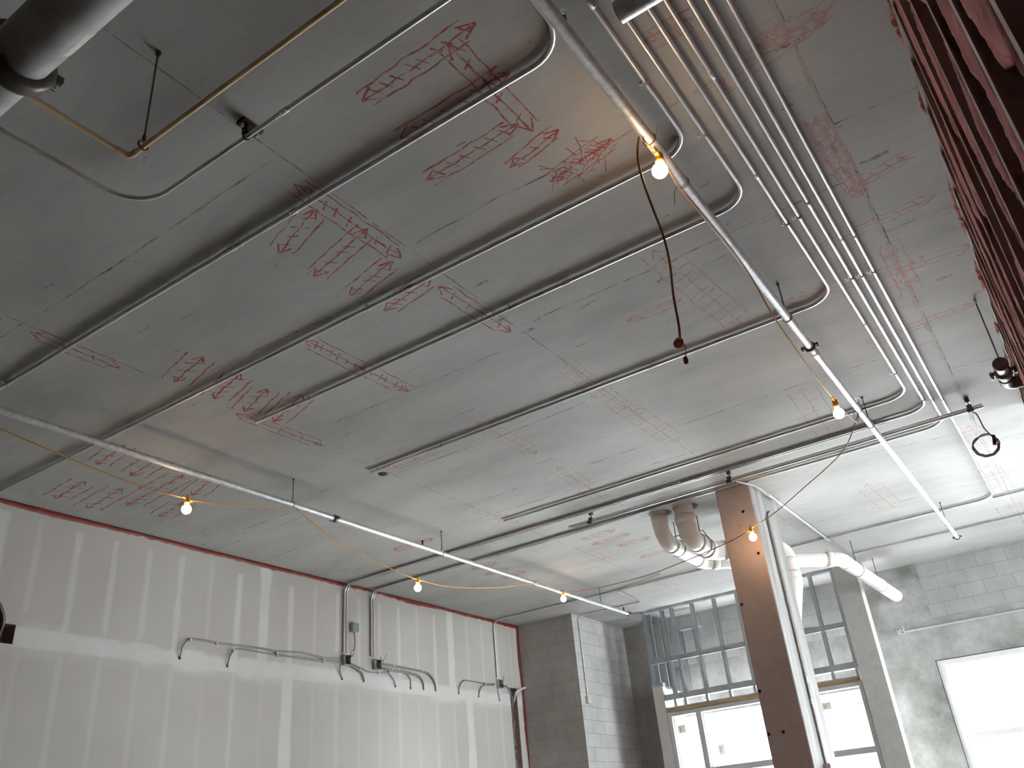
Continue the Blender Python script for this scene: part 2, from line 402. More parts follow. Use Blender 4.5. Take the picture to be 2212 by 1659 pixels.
# scuffs, pits and drag marks that follow the boards
for i in range(420):
    x = random.uniform(XL + 0.1, 0.15); y = random.uniform(1.0, YB - 0.2); L = random.choice((0.02, 0.03, 0.05, 0.1, 0.16)) * random.uniform(0.6, 1.4)
    a = Vector((x, y, HC)); b = a + Vector((L, random.uniform(-0.02, 0.02) * L * 8, 0))
    line_on_ceiling([a, b], random.uniform(0.003, 0.009), 2, 0.7, 0.02, 0.002, d=0.00006)
for (px, py, L, w) in [(1888, 341, 0.16, 0.025), (1040, 612, 0.1, 0.02), (1083, 690, 0.08, 0.03), (1140, 715, 0.12, 0.03), (1255, 745, 0.08, 0.02), (1700, 95, 0.12, 0.03), (1440, 600, 0.15, 0.03), (2040, 600, 0.1, 0.03), (1010, 889, 0.15, 0.012), (700, 1060, 0.1, 0.01)]:
    p = cp(px, py); line_on_ceiling([p - Xa * L / 2, p + Xa * L / 2], w, 2, 0.6, 0.015, 0.003, d=0.00005)
for i in range(46):
    x = random.uniform(-7.5, 0.1); y = random.uniform(2.0, YB - 0.5); a = Vector((x, y, HC)); an = random.choice((0.3, 0, 1.4, -0.5)); L = random.uniform(0.06, 0.3)
    line_on_ceiling([a, a + Vector((math.cos(an), math.sin(an), 0)) * L], 0.006, 3, 0.5, 0.03, d=0.00004)
me2 = bpy.data.meshes.new('ceiling'); mb.bm.to_mesh(me2); mb.bm.free()
for m_ in ('ceil', 'seam', 'scuff', 'patch', 'seamsoft'): me2.materials.append(M[m_])
ceil.data = me2

# red layout marks drawn on the slab: a double headed arrow, two side lines and cross ticks
def red_mark(a, b, w=0.065, ticks=5, side=True, heads=3, strong=True, lines=1, sw=0.008, messy=0.0, name='red_arrow_mark'):
    k = MB(); A = cp(*a, 0.002); B = cp(*b, 0.002); t = (B - A).normalized(); s = t.cross(Za).normalized(); L = (B - A).length
    def st(p, q, wd=sw):
        n = max(2, int((q - p).length / 0.035)); sd = random.random() * 90; P = []; zst = HC - random.uniform(0.00014, 0.00026)
        for i in range(n + 1):
            x = p.lerp(q, i / n); j = noise.noise(Vector((sd + i * 0.45, 1.3, 0))) * 0.012; x = x + s * j; x.z = zst; P.append(x)
        k.ribbon(P, wd, DN, 0.45)
    for _ in range(lines): st(A + s * random.uniform(-1, 1) * 0.012, B + s * random.uniform(-1, 1) * 0.012, sw * 1.15)
    hl = min(0.09, L * 0.2)
    if heads & 1: st(A, A + t * hl + s * hl * 0.5, sw * 1.3); st(A, A + t * hl - s * hl * 0.5, sw * 1.3)
    if heads & 2: st(B, B - t * hl + s * hl * 0.5, sw * 1.3); st(B, B - t * hl - s * hl * 0.5, sw * 1.3)
    if side:
        for q in (-1, 1): st(A + s * w * q + t * L * random.uniform(0.0, 0.1), B + s * w * q - t * L * random.uniform(0.0, 0.12))
    for i in range(ticks):
        c = A.lerp(B, (i + 1) / (ticks + 1)); o = random.uniform(-0.3, 0.3) * w
        k_ = random.uniform(0.38, 0.62) if strong else 0.85; st(c - s * w * k_ + t * (w * 0.3 + o), c + s * w * k_ - t * (w * 0.3 - o))
    for i in range(int(messy)):
        p = A.lerp(B, random.random()) + s * random.uniform(-w, w); q = p + t * random.uniform(-0.12, 0.12) + s * random.uniform(-1, 1) * w * 1.5; st(p, q, sw * 0.8)
    o = k.build(name, M['red'] if strong else M['redpale'], ceil); return o
MARKS = [
 ((783, 220), (1027, 50), .06, 8), ((966, 95), (1153, 285), .06, 4), ((865, 300), (1100, 155), .06, 6), ((922, 390), (1120, 267), .06, 6), ((1100, 362), (1205, 280), .045, 3),
 ((635, 398), (868, 557), .07, 7), ((600, 548), (684, 452), .08, 4), ((680, 598), (795, 495), .075, 5), ((757, 638), (847, 565), .075, 4), ((830, 672), (930, 602), .08, 4),
 ((947, 620), (1103, 718), .07, 4), ((65, 718), (257, 795), .07, 2), ((377, 826), (438, 770), .11, 3), ((463, 862), (520, 808), .11, 3), ((528, 890), (577, 840), .11, 4),
 ((590, 912), (655, 853), .11, 4), ((510, 893), (697, 963), .07, 3), ((208, 1004), (268, 962), .1, 3), ((283, 1029), (345, 990), .12, 3), ((118, 1077), (184, 1040), .12, 4),
 ((186, 1098), (265, 1055), .13, 3), ((275, 1092), (395, 1027), .13, 9), ((415, 1070), (465, 1030), .12, 3), ((345, 1117), (398, 1085), .12, 3), ((658, 735), (883, 846), .08, 12)]
for a, b, w, n in MARKS: red_mark(a, b, w, n, sw=0.009 if w < 0.09 else 0.012, lines=1)
red_mark((1190, 395), (1322, 300), .075, 10, lines=2, messy=34, sw=0.0065, name='red_scribble_mark')
FAINT = [((1217, 786), (1350, 885), .09, 8), ((1340, 875), (1464, 955), .11, 9), ((1030, 912), (1160, 981), .09, 6), ((1205, 1010), (1320, 1092), .1, 7), ((1030, 1100), (1120, 1130), .08, 2),
 ((850, 1012), (941, 976), .05, 4), ((1355, 695), (1475, 647), .05, 4), ((1410, 540), (1600, 700), .11, 11), ((1730, 840), (1800, 945), .12, 8), ((1760, 252), (1858, 428), .06, 7),
 ((1395, 92), (1500, 40), .06, 4), ((1850, 400), (1965, 335), .05, 2), ((1740, 552), (2025, 420), .05, 6), ((1690, 655), (2110, 530), .06, 3), ((1870, 745), (2110, 655), .06, 5), ((1872, 1046), (1930, 1098), .13, 6),
 ((2132, 1005), (2170, 1062), .11, 7), ((2092, 920), (2140, 985), .09, 6), ((2176, 1090), (2190, 1112), .14, 1), ((1550, 200), (1785, 28), .05, 2)]
for a, b, w, n in FAINT: red_mark(a, b, w, n, strong=False, sw=0.011)
red_mark((1615, 112), (1785, 28), .06, 5, strong=False, messy=16, lines=2, heads=2, sw=0.014, name='red_scribble_mark')
red_mark((1765, 262), (1862, 425), .05, 6, strong=False, messy=14, lines=3, heads=0, sw=0.013, name='red_scribble_mark')
red_mark((1915, 520), (1975, 640), .07, 4, strong=False, messy=18, lines=2, heads=0, sw=0.014, name='red_scribble_mark')
for a, b in [((850, 1190), (935, 1163)), ((1018, 1232), (1072, 1214)), ((1050, 1242), (1098, 1226)), ((1085, 1250), (1135, 1233)), ((1257, 1167), (1328, 1145)), ((1280, 1177), (1361, 1152)), ((1337, 1181), (1406, 1160)), ((1382, 1206), (1450, 1188))]:
    red_mark(a, b, .07, 4, sw=0.011, strong=True)
for a, b in [((1255, 1190), (1320, 1215)), ((1424, 1258), (1480, 1277)), ((947, 1283), (997, 1297)), ((740, 1228), (830, 1247)), ((370, 1130), (470, 1155))]:
    red_mark(a, b, .09, 2, sw=0.014, heads=0, strong=False)

# left wall: taped drywall with a slot cut near the corner and an opening far left
SY0, SY1, SZ = 12.13, 12.33, 2.24
OY0, OY1, OZ0, OZ1 = 3.72, 4.06, 1.975, 2.15
def mud_amount(y, z):
    nz = noise.noise(Vector((y * 3.1, z * 2.3, 0))) * 0.5 + noise.noise(Vector((y * 9, z * 7, 3))) * 0.25
    def band(d, half, soft): return max(0.0, min(1.0, (half + nz * half * 0.55 - abs(d)) / soft))
    m = band(z - 2.045 + 0.012 * math.sin(y * 1.3), 0.105, 0.03)
    m = max(m, 0.55 * band(z - 1.93, 0.06, 0.04) * (0.5 + nz))
    k0 = round((y - 6.95) / 0.4064)
    for k in (k0 - 1, k0, k0 + 1):
        yc = 6.95 + k * 0.4064; h = abs(math.sin(k * 12.9898) * 43758.5453) % 1
        if z > 2.1:
            if k % 9 == 0: m = max(m, 0.95 * band(y - yc, 0.085, 0.02))
            else: m = max(m, (0.35 + 0.55 * h) * band(y - yc - 0.015, 0.035 + 0.015 * h, 0.02) * (1 if z < 3.17 - 0.06 * h else 0) * (1 if z > 2.28 - 0.2 * h or h > 0.5 else 0.15))
        else:
            if (k - 1) % 9 == 0: m = max(m, 0.95 * band(y - yc, 0.095, 0.025))
            else: m = max(m, (0.15 + 0.4 * h) * band(y - yc - 0.01, 0.04, 0.025))
    if z > 3.1 and y > 3: m = max(m, 0)
    if z < 3.2 and abs(y - 3.75) < 0.14: m = max(m, 0.9 * band(y - 3.72, 0.11, 0.03))
    if y > SY1: m = max(m, 0.25)
    return m
ys = [YR]; y = YR
while y < 3.0: y += 0.1; ys.append(y)
while y < YB + 0.15: y += 0.022; ys.append(y)
for s in (SY0, SY1, OY0, OY1):
    i = min(range(len(ys)), key=lambda q: abs(ys[q] - s)); ys[i] = s
zs = [FL]; z = FL
while z < HC - 0.03: z += 0.045; zs.append(z)
zs[-1] = HC
for s in (SZ, OZ0, OZ1):
    i = min(range(len(zs)), key=lambda q: abs(zs[q] - s)); zs[i] = s
mb = MB(); lay = mb.bm.verts.layers.float.new('mud'); grid = []
for y in ys:
    colv = []
    for z in zs:
        v = mb.bm.verts.new((XL, y, z)); v[lay] = mud_amount(y, z); colv.append(v)
    grid.append(colv)
for i in range(len(ys) - 1):
    for j in range(len(zs) - 1):
        yc = (ys[i] + ys[i + 1]) / 2; zc = (zs[j] + zs[j + 1]) / 2
        if SY0 < yc < SY1 and zc < SZ: continue
        if OY0 < yc < OY1 and OZ0 < zc < OZ1: continue
        mb.bm.faces.new((grid[i][j], grid[i + 1][j], grid[i + 1][j + 1], grid[i][j + 1]))
mb.mi = 1
mb.box((XL - 0.30, YR - 0.2, FL), (XL - 0.18, YB + 0.2, HC))
for (a, b) in (((XL - 0.18, OY0 - 0.02, OZ0 - 0.02), (XL - 0.001, OY0, OZ1 + 0.02)), ((XL - 0.18, OY1, OZ0 - 0.02), (XL - 0.001, OY1 + 0.02, OZ1 + 0.02)),
               ((XL - 0.18, OY0, OZ1), (XL - 0.001, OY1, OZ1 + 0.02)), ((XL - 0.18, OY0, OZ0 - 0.02), (XL - 0.001, OY1, OZ0)),
               ((XL - 0.18, SY0 - 0.02, FL), (XL - 0.001, SY0, SZ)), ((XL - 0.18, SY1, FL), (XL - 0.001, SY1 + 0.02, SZ)), ((XL - 0.18, SY0, SZ), (XL - 0.001, SY1, SZ + 0.02))):
    mb.box(a, b)
wall_left = struct(mb, 'wall_left', [M['dry'], M['gypdark']])
for p in wall_left.data.polygons:
    pass
# crumbly fill at the back of the slot
mb = MB(); n = 60; g = []
for i in range(n + 1):
    z = FL + (SZ - FL) * i / n
    g.append([mb.bm.verts.new((XL - 0.09 + 0.05 * noise.noise(Vector((z * 9, j * 2.1, 0))) + 0.03 * noise.noise(Vector((z * 30, j * 5.1, 4))), SY0 + 0.002 + (SY1 - SY0 - 0.004) * j / 8, z)) for j in range(9)])
for i in range(n):
    for j in range(8): mb.bm.faces.new((g[i][j], g[i][j + 1], g[i + 1][j + 1], g[i + 1][j]))
struct(mb, 'slot_fill', M['fill'], wall_left)

# red fire sealant smeared along the top of the drywall and down its far corner
def sealant(name, p0, p1, out, dn, w0, seed):
    mb = MB(); L = (Vector(p1) - Vector(p0)).length; n = int(L / 0.02); prev = None
    for i in range(n + 1):
        t = i / n; p = Vector(p0).lerp(Vector(p1), t)
        w = w0 * (0.85 + 0.7 * noise.noise(Vector((seed + t * L * 1.1, 0, 0))) + 0.25 * noise.noise(Vector((seed + t * L * 11, 5, 0)))); w = max(w, w0 * 0.35)
        th = 0.006 + 0.004 * noise.noise(Vector((seed + t * L * 8, 9, 0)))
        a = mb.bm.verts.new(p + out * 0.001); b = mb.bm.verts.new(p + out * th * 1.6 ); c = mb.bm.verts.new(p + out * th + dn * w * 0.8); d = mb.bm.verts.new(p + out * 0.001 + dn * w)
        if prev:
            for q in ((0, 1), (1, 2), (2, 3)):
                f = mb.bm.faces.new((prev[q[0]], prev[q[1]], (a, b, c, d)[q[1]], (a, b, c, d)[q[0]])); f.smooth = True
        prev = (a, b, c, d)
    bmesh.ops.recalc_face_normals(mb.bm, faces=mb.bm.faces)
    return struct(mb, name, M['sealant'])
sealant('trim_1', (XL, 2.0, HC - 0.0005), (XL, 12.53, HC - 0.0005), Xa, -Za, 0.056, 3)
sealant('trim_2', (XL, 12.528, HC), (XL, 12.528, FL), Xa, -Ya, 0.06, 21)

# masonry pier in the far left corner and its return
XK = -7.0
mb = MB(); mb.mi = 0; mb.box((XL - 0.18, 12.53, FL), (XK, YB + 0.01, HC))
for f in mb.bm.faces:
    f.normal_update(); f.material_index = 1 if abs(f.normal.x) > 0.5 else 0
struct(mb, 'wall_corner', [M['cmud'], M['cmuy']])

# back wall: block work, poured columns and beam, openings for the storefront and windows
mb = MB()
def wb_(x0, x1, z0, z1, mi): mb.mi = mi; mb.box((x0, YB, z0), (x1, YB + 0.2, z1))
wb_(XK - 0.01, -6.2, FL, HC, 2)
wb_(-6.2, -2.9, 2.44, HC, 0); wb_(-6.2, -2.9, 1.62, 2.44, 1)
wb_(-2.9, -1.99, FL, HC, 1)
wb_(-1.99, -1.85, 1.84, HC, 1)
wb_(-1.85, XE, 2.42, HC, 0); wb_(-1.85, XE, 1.84, 2.42, 1)
wb_(1.6, XE, FL, 1.84, 1)
wb_(-1.99, 1.6, FL, -0.9, 1)
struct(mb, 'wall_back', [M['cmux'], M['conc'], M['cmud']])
# the rest of the room, behind and to the right of the viewer
mb = MB(); mb.box((XL - 0.3, YR - 0.2, FL), (0.5, YR, HC)); struct(mb, 'wall_rear', M['reardark'])
mb = MB(); mb.box((0.375, YR - 0.2, FL), (0.5, 8.95, HC)); struct(mb, 'wall_right', M['gypdark'])
mb = MB(); mb.box((0.5, 8.8, FL), (XE + 0.2, 8.95, HC)); struct(mb, 'wall_side', M['cmux'])
mb = MB(); mb.box((XE, 8.95, 2.9), (XE + 0.2, YB + 0.2, HC)); mb.box((XE, 8.95, FL), (XE + 0.2, YB + 0.2, -1.5)); mb.box((XE, 8.95, -1.5), (XE + 0.2, 9.5, 2.9)); mb.box((XE, 13.9, -1.5), (XE + 0.2, YB + 0.2, 2.9))
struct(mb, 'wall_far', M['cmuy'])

# windows
def window(name, x0, x1, z0, z1, y, mat, trans, mull=(), fw=0.09, depth=0.11):
    mb = MB()
    mb.box((x0, y, z0), (x0 + fw, y + depth, z1), 0.006); mb.box((x1 - fw, y, z0), (x1, y + depth, z1), 0.006)
    mb.box((x0 + fw, y, z1 - fw * 0.8), (x1 - fw, y + depth, z1)); mb.box((x0 + fw, y, z0), (x1 - fw, y + depth, z0 + fw))
    for t in trans: mb.box((x0 + fw, y + 0.01, t), (x1 - fw, y + depth - 0.01, t + 0.07), 0.004)
    for m_ in mull: mb.box((m_, y - 0.002, z0 + 0.001), (m_ + 0.09, y + depth - 0.002, z1 - 0.001), 0.006)
    o = struct(mb, name, mat)
    g = MB(); g.box((x0 + fw, y + 0.05, z0 + fw), (x1 - fw, y + 0.056, z1 - fw * 0.8)); g.build('pane', M['glass'], o)
    # thin dark gasket line against the masonry
    s = MB()
    s.box((x0 - 0.011, y - 0.022, z0), (x0, y - 0.0185, z1 + 0.011)); s.box((x0 - 0.011, y - 0.022, z1), (x1, y - 0.0185, z1 + 0.011)); s.build('gasket', M['black'], o)
    return o
window('window_1', -1.978, 1.588, -0.89, 1.828, YB + 0.02, M['wframe'], (0.75,), (-0.25,))
# side opening of the deeper bay
mb = MB()
for (a, b) in (((9.5, -1.5), (9.6, 2.9)), ((13.8, -1.5), (13.9, 2.9)), ((9.5, 2.82), (13.9, 2.9)), ((9.5, -1.5), (13.9, -1.4)), ((11.6, -1.5), (11.7, 2.9)), ((9.5, 0.75), (13.9, 0.82))):
    mb.box((XE + 0.03, a[0], a[1]), (XE + 0.13, b[0], b[1]))
w3 = struct(mb, 'window_2', M['wframe']); g = MB(); g.box((XE + 0.075, 9.6, -1.4), (XE + 0.08, 13.8, 2.82)); g.build('pane', M['glass'], w3)

# storefront below the framed bulkhead
YS = 13.5
mb = MB()
for x0, x1 in ((-6.0, -5.93), (-5.515, -5.425), (-3.66, -3.57), (-2.965, -2.905)): mb.box((x0, YS, FL), (x1, YS + 0.115, 1.63), 0.005)
mb.box((-5.999, YS + 0.003, 1.565), (-2.906, YS + 0.112, 1.628), 0.004)
mb.box((-5.425, YS + 0.005, 0.68), (-2.93, YS + 0.11, 0.765), 0.004)
mb.box((-5.999, YS + 0.003, FL + 0.001), (-2.906, YS + 0.112, FL + 0.1))
sf = struct(mb, 'window_3', M['frame']); g = MB(); g.box((-5.93, YS + 0.055, FL + 0.1), (-2.965, YS + 0.06, 1.565)); g.build('pane', M['glass'], sf)
g = MB()
for x in (-5.918, -5.413): g.box((x, YS + 0.03, FL + 0.1), (x + 0.008, YS + 0.05, 1.56))
g.build('glazing_bead', M['black'], sf)
mb = MB(); mb.box((-6.185, YS, FL), (-6.005, YS + 0.12, 2.035)); mb.box((-6.185, YS + 0.12, FL), (-6.065, YB, 2.035)); struct(mb, 'wall_vestibule', M['gyp'])

# ================================================================== CONCRETE COLUMNS
mb = MB(); mb.box((-2.94, 8.9, FL), (-2.545, 9.72, HC), 0.012)
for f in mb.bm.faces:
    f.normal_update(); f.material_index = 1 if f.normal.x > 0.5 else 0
for (px, py) in ((1638, 1195), (1602, 1306), (1641, 1493), (1661, 1586), (1692, 1581), (1605, 1105)):
    p = ony(px, py, 8.8985); mb.mi = 2; mb.lathe(p, -Ya, ((0.0, 0.017), (0.001, 0.016)), 12)
single(mb, 'concrete_column', [M['col'], M['colside'], M['dark']], 'brown grey square concrete column with tie holes standing nearest the viewer', 'column')
mb = MB(); mb.box((-2.895, 13.46, FL), (-2.56, 13.7, HC), 0.008)
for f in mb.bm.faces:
    f.normal_update(); f.material_index = 1 if f.normal.x > 0.5 else 0  # right-hand face takes the copy with the light painted in
single(mb, 'concrete_column', [M['col2'], M['col2lit']], 'paler slimmer concrete column at the right end of the framed bulkhead', 'column')

# ================================================================== STEEL STUD BULKHEAD
bk = Thing('stud_bulkhead', (-4.5, 13.5, 1.8), 'galvanised steel stud bulkhead hanging from the ceiling above the storefront', 'stud frame')
def cstud(mb, x, y, z0, z1, w=0.041, d=0.09, flip=1, along='x', th=0.004):
    if along == 'x':
        mb.box((x, y, z0), (x + th * flip, y + d, z1)); mb.box((x, y, z0), (x + w * flip, y + th, z1)); mb.box((x, y + d - th, z0), (x + w * flip, y + d, z1))
    else:
        mb.box((x, y, z0), (x + d, y + th * flip, z1)); mb.box((x, y, z0), (x + th, y + w * flip, z1)); mb.box((x + d - th, y, z0), (x + d, y + w * flip, z1))
sx = [-6.185, -5.84, -5.66, -5.29, -4.90, -4.50, -4.10, -3.70, -3.295, -2.945]
for i, x in enumerate(sx):
    b = MB(); cstud(b, x, YS + 0.004, (2.05 if i < 1 else 1.84), HC - 0.02, w=0.045); bk.part(b, 'stud', M['stud'])
for i, x in enumerate(sx[1:]):
    b = MB(); b.box((x - 0.01, YS + 0.01, 1.70), (x + 0.03, YS + 0.085, 1.81)); bk.part(b, 'cripple_stud', M['stud'])
b = MB(); b.box((-6.19, YS, HC - 0.045), (-2.9, YS + 0.1, HC - 0.001)); bk.part(b, 'top_track', M['stud'])
b = MB(); b.box((-6.01, YS - 0.002, 1.81), (-2.9, YS + 0.1, 1.90)); bk.part(b, 'bottom_track', M['stud'])
b = MB(); b.box((-6.19, YS - 0.002, 2.035), (-5.99, YS + 0.1, 2.10)); bk.part(b, 'bottom_track', M['stud'])
b = MB(); b.box((-6.15, YS + 0.03, 2.40), (-2.9, YS + 0.036, 2.485)); b.box((-6.15, YS + 0.0, 2.40), (-2.9, YS + 0.036, 2.406)); bk.part(b, 'bracing_channel', M['stud'])
b = MB(); b.box((-6.02, YS + 0.002, 1.69), (-2.9, YS + 0.1, 1.705)); bk.part(b, 'sill_track', M['stud'])
# the return running back to the masonry
for y in (13.66, 13.98, 14.3):
    b = MB(); cstud(b, -6.185, y, 2.05, HC - 0.02, along='y'); bk.part(b, 'stud', M['stud'])
b = MB(); b.box((-6.19, YS + 0.1, HC - 0.045), (-6.09, YB - 0.002, HC - 0.001)); bk.part(b, 'top_track', M['stud'])
b = MB(); b.box((-6.19, YS + 0.1, 2.035), (-6.09, YB - 0.002, 2.08)); bk.part(b, 'bottom_track', M['stud'])
# inner lining frame
for x in (-5.76, -5.50):
    b = MB(); cstud(b, x, 13.98, 1.95, HC - 0.3); bk.part(b, 'stud', M['stud'])
b = MB(); b.box((-5.85, 13.95, HC - 0.34), (-5.35, 14.08, HC - 0.29)); bk.part(b, 'bracing_channel', M['stud'])
b = MB(); b.box((-6.0, YS - 0.004, 1.632), (-2.93, YS + 0.13, 1.69), 0.004)
single(b, 'timber_blocking', M['wood'], 'raw timber blocking running along the top of the storefront frame', 'timber')

# ================================================================== STUD WALL AT THE RIGHT EDGE
sw = Thing('stud_wall', (XR, 3.0, FL), 'dark steel stud wall with pink insulation close by at the right edge', 'stud wall')
b = MB(); b.box((XR - 0.003, YR, HC - 0.055), (XR + 0.155, 8.9, HC - 0.004)); sw.part(b, 'top_track', M['darkstud'])
b = MB(); b.box((XR - 0.003, YR, FL), (XR + 0.155, 8.9, FL + 0.04)); sw.part(b, 'bottom_track', M['darkstud'])
ks = [k for k in range(-8, 19)]
for k in ks:
    y = 1.265 + 0.4064 * k
    b = MB(); cstud(b, XR, y + 0.041, FL + 0.04, HC - 0.05, w=0.041, d=0.152, flip=-1, along='y', th=0.003); sw.part(b, 'stud', M['darkstud'])
def batt(y0, seed, lo, hi, zmin, zmax, xf=0.012):
    """ragged pink batt clinging to the far side of a stud"""
    mb = MB(); n = int((zmax - zmin) / 0.009); rows = []
    for i in range(n + 1):
        z = zmin + (zmax - zmin) * i / n; env = min(1.0, 10 * min(i / n, 1 - i / n) + 0.05)
        lobe = 0.5 + noise.noise(Vector((seed, z * 2.2, 5))); e = 0.66 + 1.9 * noise.noise(Vector((seed, z * 1.7, 0))) + 0.22 * noise.noise(Vector((seed + 9, z * 7.5, 0)))
        e = lo + (hi - lo) * max(0.0, min(1.0, e)) * env + 0.016 * noise.noise(Vector((seed, z * 38, 3))) + 0.010 * noise.noise(Vector((seed, z * 95, 3))) + 0.003 * random.uniform(-1, 1)
        e = max(e, 0.006); row = []
        for j in range(9):
            t = j / 8; yy = y0 + e * t
            bulge = 0.006 * noise.noise(Vector((seed + t * 3, z * 6, 8))) + 0.0025 * random.uniform(-1, 1)
            xx = XR + 0.004 + bulge + 0.012 * t * t + 0.012 * max(0, t - 0.85) * 6 - 0.012 * math.sin(math.pi * t) * lobe
            row.append(mb.bm.verts.new((xx, yy, z)))
        row.append(mb.bm.verts.new((XR + 0.15, y0 + e * 0.9, z))); row.append(mb.bm.verts.new((XR + 0.15, y0, z)))
        rows.append(row)
    m = len(rows[0])
    for A, B in zip(rows, rows[1:]):
        for j in range(m):
            f = mb.bm.faces.new((A[j], A[(j + 1) % m], B[(j + 1) % m], B[j])); f.smooth = True
    mb.bm.faces.new(rows[0][::-1]); mb.bm.faces.new(rows[-1])
    bmesh.ops.recalc_face_normals(mb.bm, faces=mb.bm.faces)
    return mb
for k in ks[5:]:
    y0 = 1.265 + 0.4064 * k + 0.045; s = k * 7.3 + 2.1
    sw.part(batt(y0, s, 0.01, 0.355, 0.2 + 0.5 * ((k * 37) % 5) / 5, HC - 0.06 - 0.25 * ((k * 53) % 7) / 7), 'insulation_batt', M['pink'])
# torn wool stuffed into the gap under the slab
for i, y in enumerate((1.9, 2.35, 2.9, 3.3, 4.0, 4.9, 5.9, 6.9, 7.6)):
    mb = MB(); n = 48; L = 0.16 + 0.14 * ((i * 7) % 4); rows = []
    for a in range(n + 1):
        t = a / n; yy = y + L * t; r = 0.013 * math.sin(math.pi * t) ** 0.5 * (1 + 1.2 * noise.noise(Vector((yy * 23, i, 0))) + 0.6 * noise.noise(Vector((yy * 70, i, 0)))) + 0.002
        c = Vector((XR - 0.006, yy, HC - 0.03 - 0.02 * math.sin(t * 3 + i)))
        rows.append([mb.bm.verts.new(c + Vector((math.cos(q * math.pi / 4) * r * 0.8, 0, math.sin(q * math.pi / 4) * r * 1.3)) * (1 + 0.4 * noise.noise(Vector((q * 1.7, yy * 40, i))))) for q in range(8)])
    for A, B in zip(rows, rows[1:]):
        for j in range(8): mb.bm.faces.new((A[j], A[(j + 1) % 8], B[(j + 1) % 8], B[j])).smooth = True
    mb.bm.faces.new(rows[0][::-1]); mb.bm.faces.new(rows[-1])
    sw.part(mb, 'insulation_tuft', M['pink'])

# ================================================================== CEILING CONDUITS
ZC = HC - 0.021; KS = ZC / HC
def coupling_bm(p, t, r, L=0.055):
    b = MB(); t = Vector(t).normalized(); b.lathe(p - t * L / 2, t, ((0, r * 1.0), (0.004, r * 1.2), (L - 0.004, r * 1.2), (L, r * 1.0)), 14)
    s = t.cross(Za).normalized(); q = (-Za * 0.75 + s * 0.65).normalized()
    for k in (-0.3, 0.3): b.cyl(p + t * L * k + q * r * 1.1, p + t * L * k + q * r * 1.7, 0.0038, 6)
    return b
def strap_bm(p, t, r, side=1):
    b = MB(); t = Vector(t).normalized(); s = t.cross(Za).normalized() * side
    pts = []
    for k in range(13):
        a = math.pi * (k / 12); pts.append(p + s * math.cos(a) * (r + 0.002) - Za * math.sin(a) * (r + 0.002))
    for d in (-0.006, 0.0, 0.006): b.sweep([q + t * d for q in pts], 0.0022, 6)
    b.obox(p + s * (r + 0.014) + Za * 0.008, t, s, Za, (0.009, 0.014, 0.0015))
    b.cyl(p + s * (r + 0.017) + Za * 0.012, p + s * (r + 0.017) - Za * 0.006, 0.006, 8)
    b.obox(p + s * (r + 0.002) + Za * 0.004, t, s, Za, (0.008, 0.002, 0.01))
    return b
def conduit(label, pts, r=0.0125, R=0.14, coups=(), straps=(), mat='emt', group='conduits fixed under the ceiling', cat='conduit'):
    path = fillet(pts, R, 8); T_ = Thing('electrical_conduit', path[0], label, cat, group)
    b = MB(); b.sweep(path, r, 12); T_.part(b, 'tube', M[mat])
    for p, t in coups: T_.part(coupling_bm(Vector(p), t, r), 'coupling', M['galv'])
    for p, t, s in straps: T_.part(strap_bm(Vector(p), t, r, s), 'strap', M['galv'])
    return T_
def onp(px, py, fix, ax):
    """point of the run nearest a photographed fitting: fix the run's own x or y"""
    q = onz(px, py, ZC); q[ax] = fix; q.z = ZC; return q
# (label, run-y of the part crossing the room, its far end x, bundle x or None, start y, radii)
def V3(x, y, z=None): return Vector((x, y, ZC if z is None else z))
xa = -1.10 * KS
yT = 2.045 * 0.975; zT = HC - 0.085
t_ = conduit('conduit nearest the viewer, bent towards the big pipe and held by a clamp', [V3(0.1, yT, zT), V3(-3.58 * 0.975, yT, zT), V3(-3.58 * 0.975, -1.5, zT)], 0.0125, 0.22,
        coups=[(V3(-2.37, yT, zT), Xa)])
yA = 2.597 * KS
conduit('conduit bending up behind the right sprinkler pipe near the top of the photo', [V3(XL + 0.02, yA), V3(xa, yA), V3(xa, -1.0)], 0.0145, 0.2,
        coups=[(onp(500, 535, yA, 1), Xa), (onp(635, 457, yA, 1), Xa)], straps=[(onp(512, 520, yA, 1), Xa, 1), (onp(12, 828, yA, 1), Xa, 1)])
yB = 3.605 * KS; x1 = -0.915 * KS
conduit('long conduit whose bend passes behind the nearest lit bulb', [V3(XL + 0.02, yB), V3(x1, yB), V3(x1 + 0.04, -1.0)], 0.0135, 0.17,
        coups=[(onp(1264, 14, x1 + .01, 0), Ya), (onp(890, 622, yB, 1), Xa), (onp(280, 922, yB, 1), Xa)], straps=[(onp(1382, 184, x1 + .01, 0), Ya, -1), (onp(228, 940, yB, 1), Xa, 1), (onp(790, 660, yB, 1), Xa, 1)])
yC = 4.255 * KS; x2 = -0.815 * KS
conduit('conduit ending in mid ceiling among small red arrows, second outside the near bulb', [V3(-5.176 * KS, yC), V3(x2, yC), V3(x2, -1.0)], 0.0135, 0.18,
        coups=[(onp(1328, 16, x2, 0), Ya), (onp(1225, 613, yC, 1), Xa)], straps=[(onp(1519, 291, x2, 0), Ya, -1), (onp(672, 862, yC, 1), Xa, 1), (onp(1106, 668, yC, 1), Xa, 1)])
yD = 5.73 * KS; x3 = -0.706 * KS
conduit('conduit ending beside the small round hole in the ceiling', [V3(-5.238 * KS, yD), V3(x3, yD), V3(x3, -1.0)], 0.0135, 0.2,
        coups=[(onp(1636, 378, x3, 0), Ya), (onp(1405, 791, yD, 1), Xa)], straps=[(onp(1699, 482, x3, 0), Ya, -1), (onp(953, 962, yD, 1), Xa, 1), (onp(1262, 846, yD, 1), Xa, 1)])
yE = 7.89 * KS; x4 = -0.625 * KS
